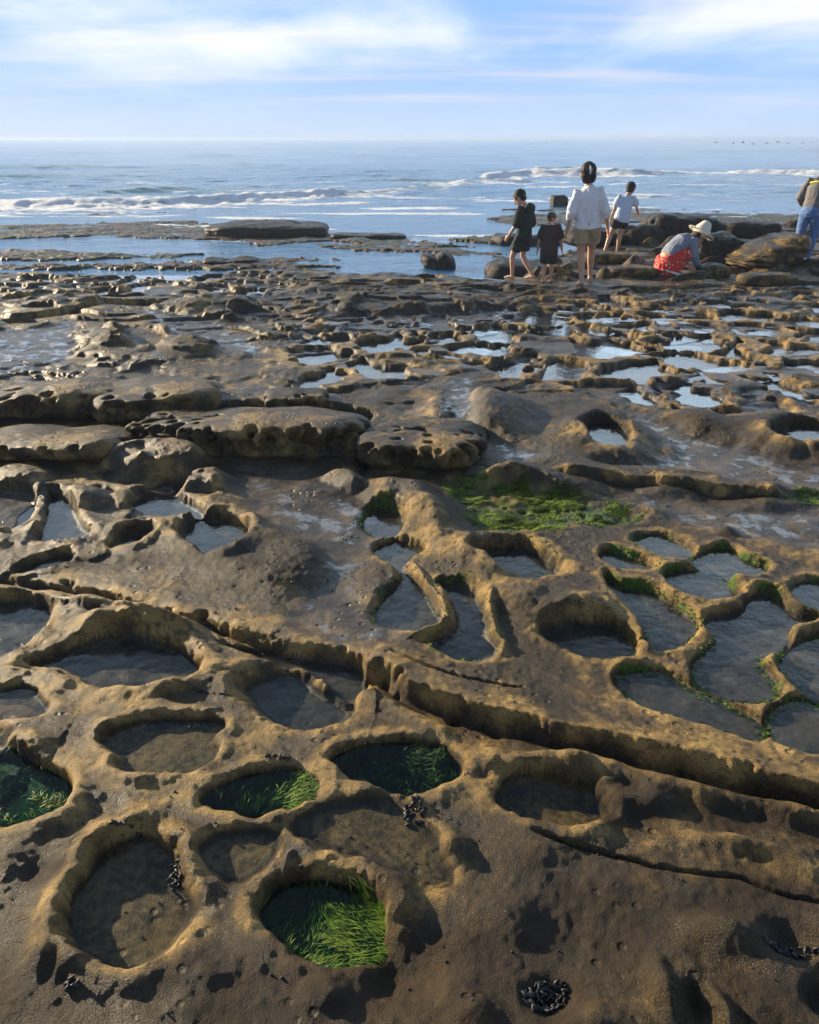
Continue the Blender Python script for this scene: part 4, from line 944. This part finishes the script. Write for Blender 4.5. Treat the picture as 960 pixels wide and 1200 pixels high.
# crouching woman
h = 1.62
J = stand(h, pelvis=(0, -.06, .16), waist=(0, .0, .235), chest=(0, .085, .305), neck=(0, .185, .345), head=(0, .255, .355), shL=(-.10, .15, .335), shR=(.10, .15, .335), elL=(-.12, .17, .18), wrL=(-.08, .24, .06), elR=(.12, .17, .19), wrR=(.09, .25, .05),
    hdL=(.02, .06, -.05), hdR=(-.02, .06, -.04), hipL=(-.05, -.06, .15), hipR=(.05, -.06, .15), knL=(-.085, .13, .20), knR=(.085, .13, .20), anL=(-.07, -.02, .035), anR=(.07, -.02, .035), toL=(-.075, .09, .012), toR=(.075, .09, .012))
sit = person('woman in a red skirt, denim jacket and straw hat crouching', h, at('sitter'), R(-80), J, lambda J, h: [
    ('jacket', shirt(J, h, (0, -.045*h, .175*h), (.105, .105, .115), 1.8, (.05, .044, .03)), M_DENIMJ, .012),
    ('skirt', [tube([(0, -.075*h, .19*h), (0, -.05*h, .13*h), (0, -.02*h, .06*h), (0, .0, .022*h)], [(.10*h, .085*h), (.135*h, .125*h), (.15*h, .155*h), (.155*h, .165*h)], cap=False)]+[tube([lerp(J['hip'+s], J['kn'+s], .2), J['kn'+s]], [.075*h, .062*h]) for s in 'LR'], M_RED, .016),
    ('petticoat', [tube([(0, .0, .002*h), (0, .01*h, .028*h)], [(.165*h, .175*h), (.155*h, .168*h)], cap=False)], M_WHITE, .006)], 'bob', tilt=1.0, vox=.01)
sit.name = 'person'
hs = h*.066
hc = Vector(J['head']); Mh = Matrix.Translation(hc) @ Matrix.Rotation(-.55, 4, 'X')
merged('hat', T([tube([(0, 0, .55*hs), (0, 0, 1.0*hs), (0, 0, 1.75*hs)], [(1.18*hs, 1.3*hs), (1.12*hs, 1.24*hs), (.8*hs, .9*hs)]), tube([(0, 0, .46*hs), (0, 0, .62*hs)], [(2.2*hs, 2.25*hs), (2.05*hs, 2.1*hs)], n=28, cap=False)], Mh), M_STRAW, sit, .010, 3, .010, 7)
# walker at the right edge
h = 1.70
J = stand(h, pelvis=(0, .05, .51), waist=(0, .075, .60), chest=(0, .10, .715), neck=(0, .165, .82), head=(0, .235, .88), shL=(-.105, .11, .79), shR=(.105, .12, .79), elL=(-.15, .07, .63), wrL=(-.14, .17, .55), elR=(.15, .14, .64), wrR=(.15, .24, .56),
    hipL=(-.05, .05, .49), hipR=(.05, .05, .49), knL=(-.055, .03, .265), anL=(-.055, -.115, .07), toL=(-.06, -.02, .02), knR=(.055, .12, .275), anR=(.055, .05, .04), toR=(.065, .155, .014))
def wcl(J, h):
    t = [tube([lerp(J['pelvis'], J['waist'], .6), J['pelvis'], lerp(J['hipL'], J['hipR'], .5)], [(.09*h, .07*h), (.104*h, .082*h), (.10*h, .08*h)])]
    for s in 'LR': t.append(tube([J['hip'+s], lerp(J['hip'+s], J['kn'+s], .5), J['kn'+s], lerp(J['kn'+s], J['an'+s], .5), lerp(J['kn'+s], J['an'+s], .95)], [.061*h, .050*h, .038*h, .034*h, .031*h], cap=False))
    sh = []
    for s in 'LR':
        a = Vector(J['an'+s]); to = Vector(J['to'+s]); f = (to-a); heel = a-Vector((f.x, f.y, 0)).normalized()*.03*h-Vector((0, 0, .012*h))
        sh.append(tube([heel, lerp(a, to, .5), to], [(.03*h, .028*h), (.03*h, .028*h), (.028*h, .016*h)]))
    a, b = Vector(J['chest']), Vector(J['neck'])
    return [('jeans', t, M_DENIM, .008), ('jacket', shirt(J, h, (0, .05*h, .525*h), (.10, .102, .112), 1.85, (.05, .042, .034), .05), M_GREYJ, .008),
            ('stripe', [tube([a+(b-a)*.22, a+(b-a)*.36], [(.119*h, .086*h), (.113*h, .081*h)], cap=False)], M_YELLOW, .0),
            ('collar', [tube([a+(b-a)*.55, a+(b-a)*1.0], [(.089*h, .066*h), (.046*h, .046*h)], cap=False)], M_BLACKC, .004),
            ('shoe', [sh[0]], M_SHOE, .0), ('shoe', [sh[1]], M_SHOE, .0)]
person('person in blue jeans and a grey jacket with a yellow stripe', h, at('walker'), R(-50), J, wcl, 'short', tilt=.5)

# ------------------------------------------------------------------ birds skimming the sea
M_BIRD = simple('bird_feathers', (.04,.035,.035), .8)
def bird_mesh():
    V, F = tube([(0, -.35, 0), (0, -.2, .02), (0, .05, .03), (0, .25, .05), (0, .38, .06), (0, .55, .04)], [.03, .08, .10, .06, .05, .015], n=8)
    V = [tuple(v) for v in V]; F = list(F)
    for s in (-1, 1):
        o = len(V)
        for (x_, y0_, y1_, z_) in ((.05, -.12, .16, .05), (.35, -.12, .14, .20), (.65, -.16, .06, .22), (.95, -.22, -.1, .14)):
            V += [(s*x_, y0_, z_), (s*x_, y1_, z_), (s*x_, y1_*.6+y0_*.4, z_+.025), (s*x_, y1_*.6+y0_*.4, z_-.015)]
        for k in range(3):
            a = o+4*k; b_ = a+4; F += [(a, b_, b_+2, a+2), (a+2, b_+2, b_+1, a+1), (a+1, b_+1, b_+3, a+3), (a+3, b_+3, b_, a)]
    return V, F
bv, bf = bird_mesh(); bme = bpy.data.meshes.new('bird'); bme.from_pydata(bv, [], bf); bme.materials.append(M_BIRD)
for i, (px, py) in enumerate([(838,167),(858,168),(869,167),(881,169),(897,168),(910,167),(922,168),(939,168),(951,167),(640,168),(622,169),(662,169)]):
    D = 150+12*math.sin(i*2.3); ang = PITCH-math.atan((600-py)/FPX); o = bpy.data.objects.new('bird', bme); COL.objects.link(o)
    gx = (px-480)/FPX*(D*math.cos(PITCH)+2*math.sin(PITCH)); o.location = (gx, D, CAM_H-D*math.tan(ang)); o.rotation_euler = (0, .2*math.sin(i), R(70+8*i)); o.scale = (.62,)*3
    tag(o, 'tiny dark bird flying low over the far sea', 'bird', 'birds flying in a line over the sea')

# ------------------------------------------------------------------ light
SUN_EL, SUN_AZ = 16., 56.          # azimuth: degrees to the left of the view direction
sd = bpy.data.lights.new('sun', 'SUN'); sd.energy = 5.0; sd.angle = R(.8); sd.color = (1., .82, .56)
so = bpy.data.objects.new('sun', sd); COL.objects.link(so)
to_sun = Vector((-math.sin(R(SUN_AZ))*math.cos(R(SUN_EL)), math.cos(R(SUN_AZ))*math.cos(R(SUN_EL)), math.sin(R(SUN_EL))))
so.rotation_euler = to_sun.to_track_quat('Z', 'Y').to_euler()
wd = bpy.data.worlds.new('World'); scene.world = wd; wd.use_nodes = True; nt = wd.node_tree; nt.nodes.clear(); N = NT(nt)
sky = N.n('ShaderNodeTexSky', sky_type='NISHITA', sun_disc=False); sky.sun_elevation = R(SUN_EL); sky.sun_rotation = R(-SUN_AZ); sky.air_density = 1.; sky.dust_density = .6; sky.ozone_density = 2.
dirv = N.n('ShaderNodeTexCoord').outputs['Generated']
sx = N.n('ShaderNodeSeparateXYZ', {0: dirv}); zc = N.math('ADD', N.math('MAXIMUM', sx.outputs[2], 0.), .10)
cv = N.n('ShaderNodeCombineXYZ', {0: N.math('DIVIDE', sx.outputs[0], zc), 1: N.math('MULTIPLY', N.math('DIVIDE', sx.outputs[1], zc), 1.0), 2: 0.}).outputs[0]
mpv = N.n('ShaderNodeMapping', {'Vector': cv, 'Location': (1.58, .9, 0), 'Scale': (.44, .34, 1), 'Rotation': (0, 0, -.2)}).outputs[0]
c1 = N.n('ShaderNodeTexNoise', {'Vector': mpv, 'Scale': 1.1, 'Detail': 8., 'Roughness': .55, 'Distortion': .35}).outputs['Fac']
up = sx.outputs[2]
cl = N.math('MULTIPLY', N.math('MULTIPLY', N.ramp(c1, .40, .76, 0, .92), N.ramp(up, .03, .11, .10, 1.)), N.ramp(up, .22, .5, 1., .06))
# thin sea air over the clear sky, thickest towards the horizon
veil = N.ramp(up, .20, .50, .90, .06)
veilc = N.mix(N.ramp(up, .0, .09), (.56,.71,.95), (.32,.55,.98))
hb = N.noise(N.n('ShaderNodeMapping', {'Vector': cv, 'Location': (5.1, 3.3, 0), 'Scale': (.22, .9, 1)}).outputs[0], 1., 5, .5)
veilc = N.mix(N.math('MULTIPLY', N.ramp(hb, .45, .68), N.ramp(up, .02, .06, 0., .6)), veilc, (.93,.83,.82))
# bright cloud band added out of view to brighten the water reflections
added_bank = N.math('MULTIPLY', N.math('MULTIPLY', N.ramp(up, .15, .24), N.ramp(up, .40, .66, 1., 0.)), N.math('MULTIPLY', N.ramp(sx.outputs[1], .1, .6), N.ramp(c1, .36, .58, .25, 1.)))
bg1 = N.n('ShaderNodeBackground', {'Color': sky.outputs[0], 'Strength': .055}).outputs[0]
bgv = N.n('ShaderNodeBackground', {'Color': veilc, 'Strength': .56}).outputs[0]
bg2 = N.n('ShaderNodeBackground', {'Color': (.97, .95, .97, 1), 'Strength': .66}).outputs[0]
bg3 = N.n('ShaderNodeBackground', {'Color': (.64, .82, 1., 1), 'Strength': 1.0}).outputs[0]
mx = N.n('ShaderNodeMixShader', {0: veil, 1: bg1, 2: bgv}).outputs[0]
mx = N.n('ShaderNodeMixShader', {0: cl, 1: mx, 2: bg2}).outputs[0]
N.n('ShaderNodeOutputWorld', {'Surface': N.n('ShaderNodeMixShader', {0: added_bank, 1: mx, 2: bg3}).outputs[0]})

# sea air: one closed box round camera, ground and sea
def haze_box(x0, x1, y0, y1, z0, z1, dens):
    V = [(x, y, z) for z in (z0, z1) for y in (y0, y1) for x in (x0, x1)]
    o = mesh_np('haze', V, [(0, 2, 3, 1), (4, 5, 7, 6), (0, 1, 5, 4), (2, 6, 7, 3), (0, 4, 6, 2), (1, 3, 7, 5)], None, None, False)
    m, nt = mat('sea_air'); N = NT(nt)
    v = N.n('ShaderNodeVolumePrincipled', {'Color': (.55, .70, .93, 1), 'Density': dens, 'Anisotropy': .2}).outputs[0]
    N.n('ShaderNodeOutputMaterial', {'Volume': v}); o.data.materials.append(m)
    tag(o, 'thin pale sea haze over the water', kind='stuff')
haze_box(-9800, 9800, -60, 9400, -3.2, 2.6, .0014)

vs = scene.view_settings; vs.view_transform = 'Standard'; vs.look = 'None'; vs.exposure = 1.0; vs.gamma = 1.; vs.use_curve_mapping = False
scene.render.engine = 'CYCLES'
cy = scene.cycles; cy.max_bounces = 6; cy.diffuse_bounces = 3; cy.glossy_bounces = 3; cy.transparent_max_bounces = 8; cy.caustics_reflective = False; cy.caustics_refractive = False
cy.use_denoising = True; cy.sample_clamp_indirect = 6.
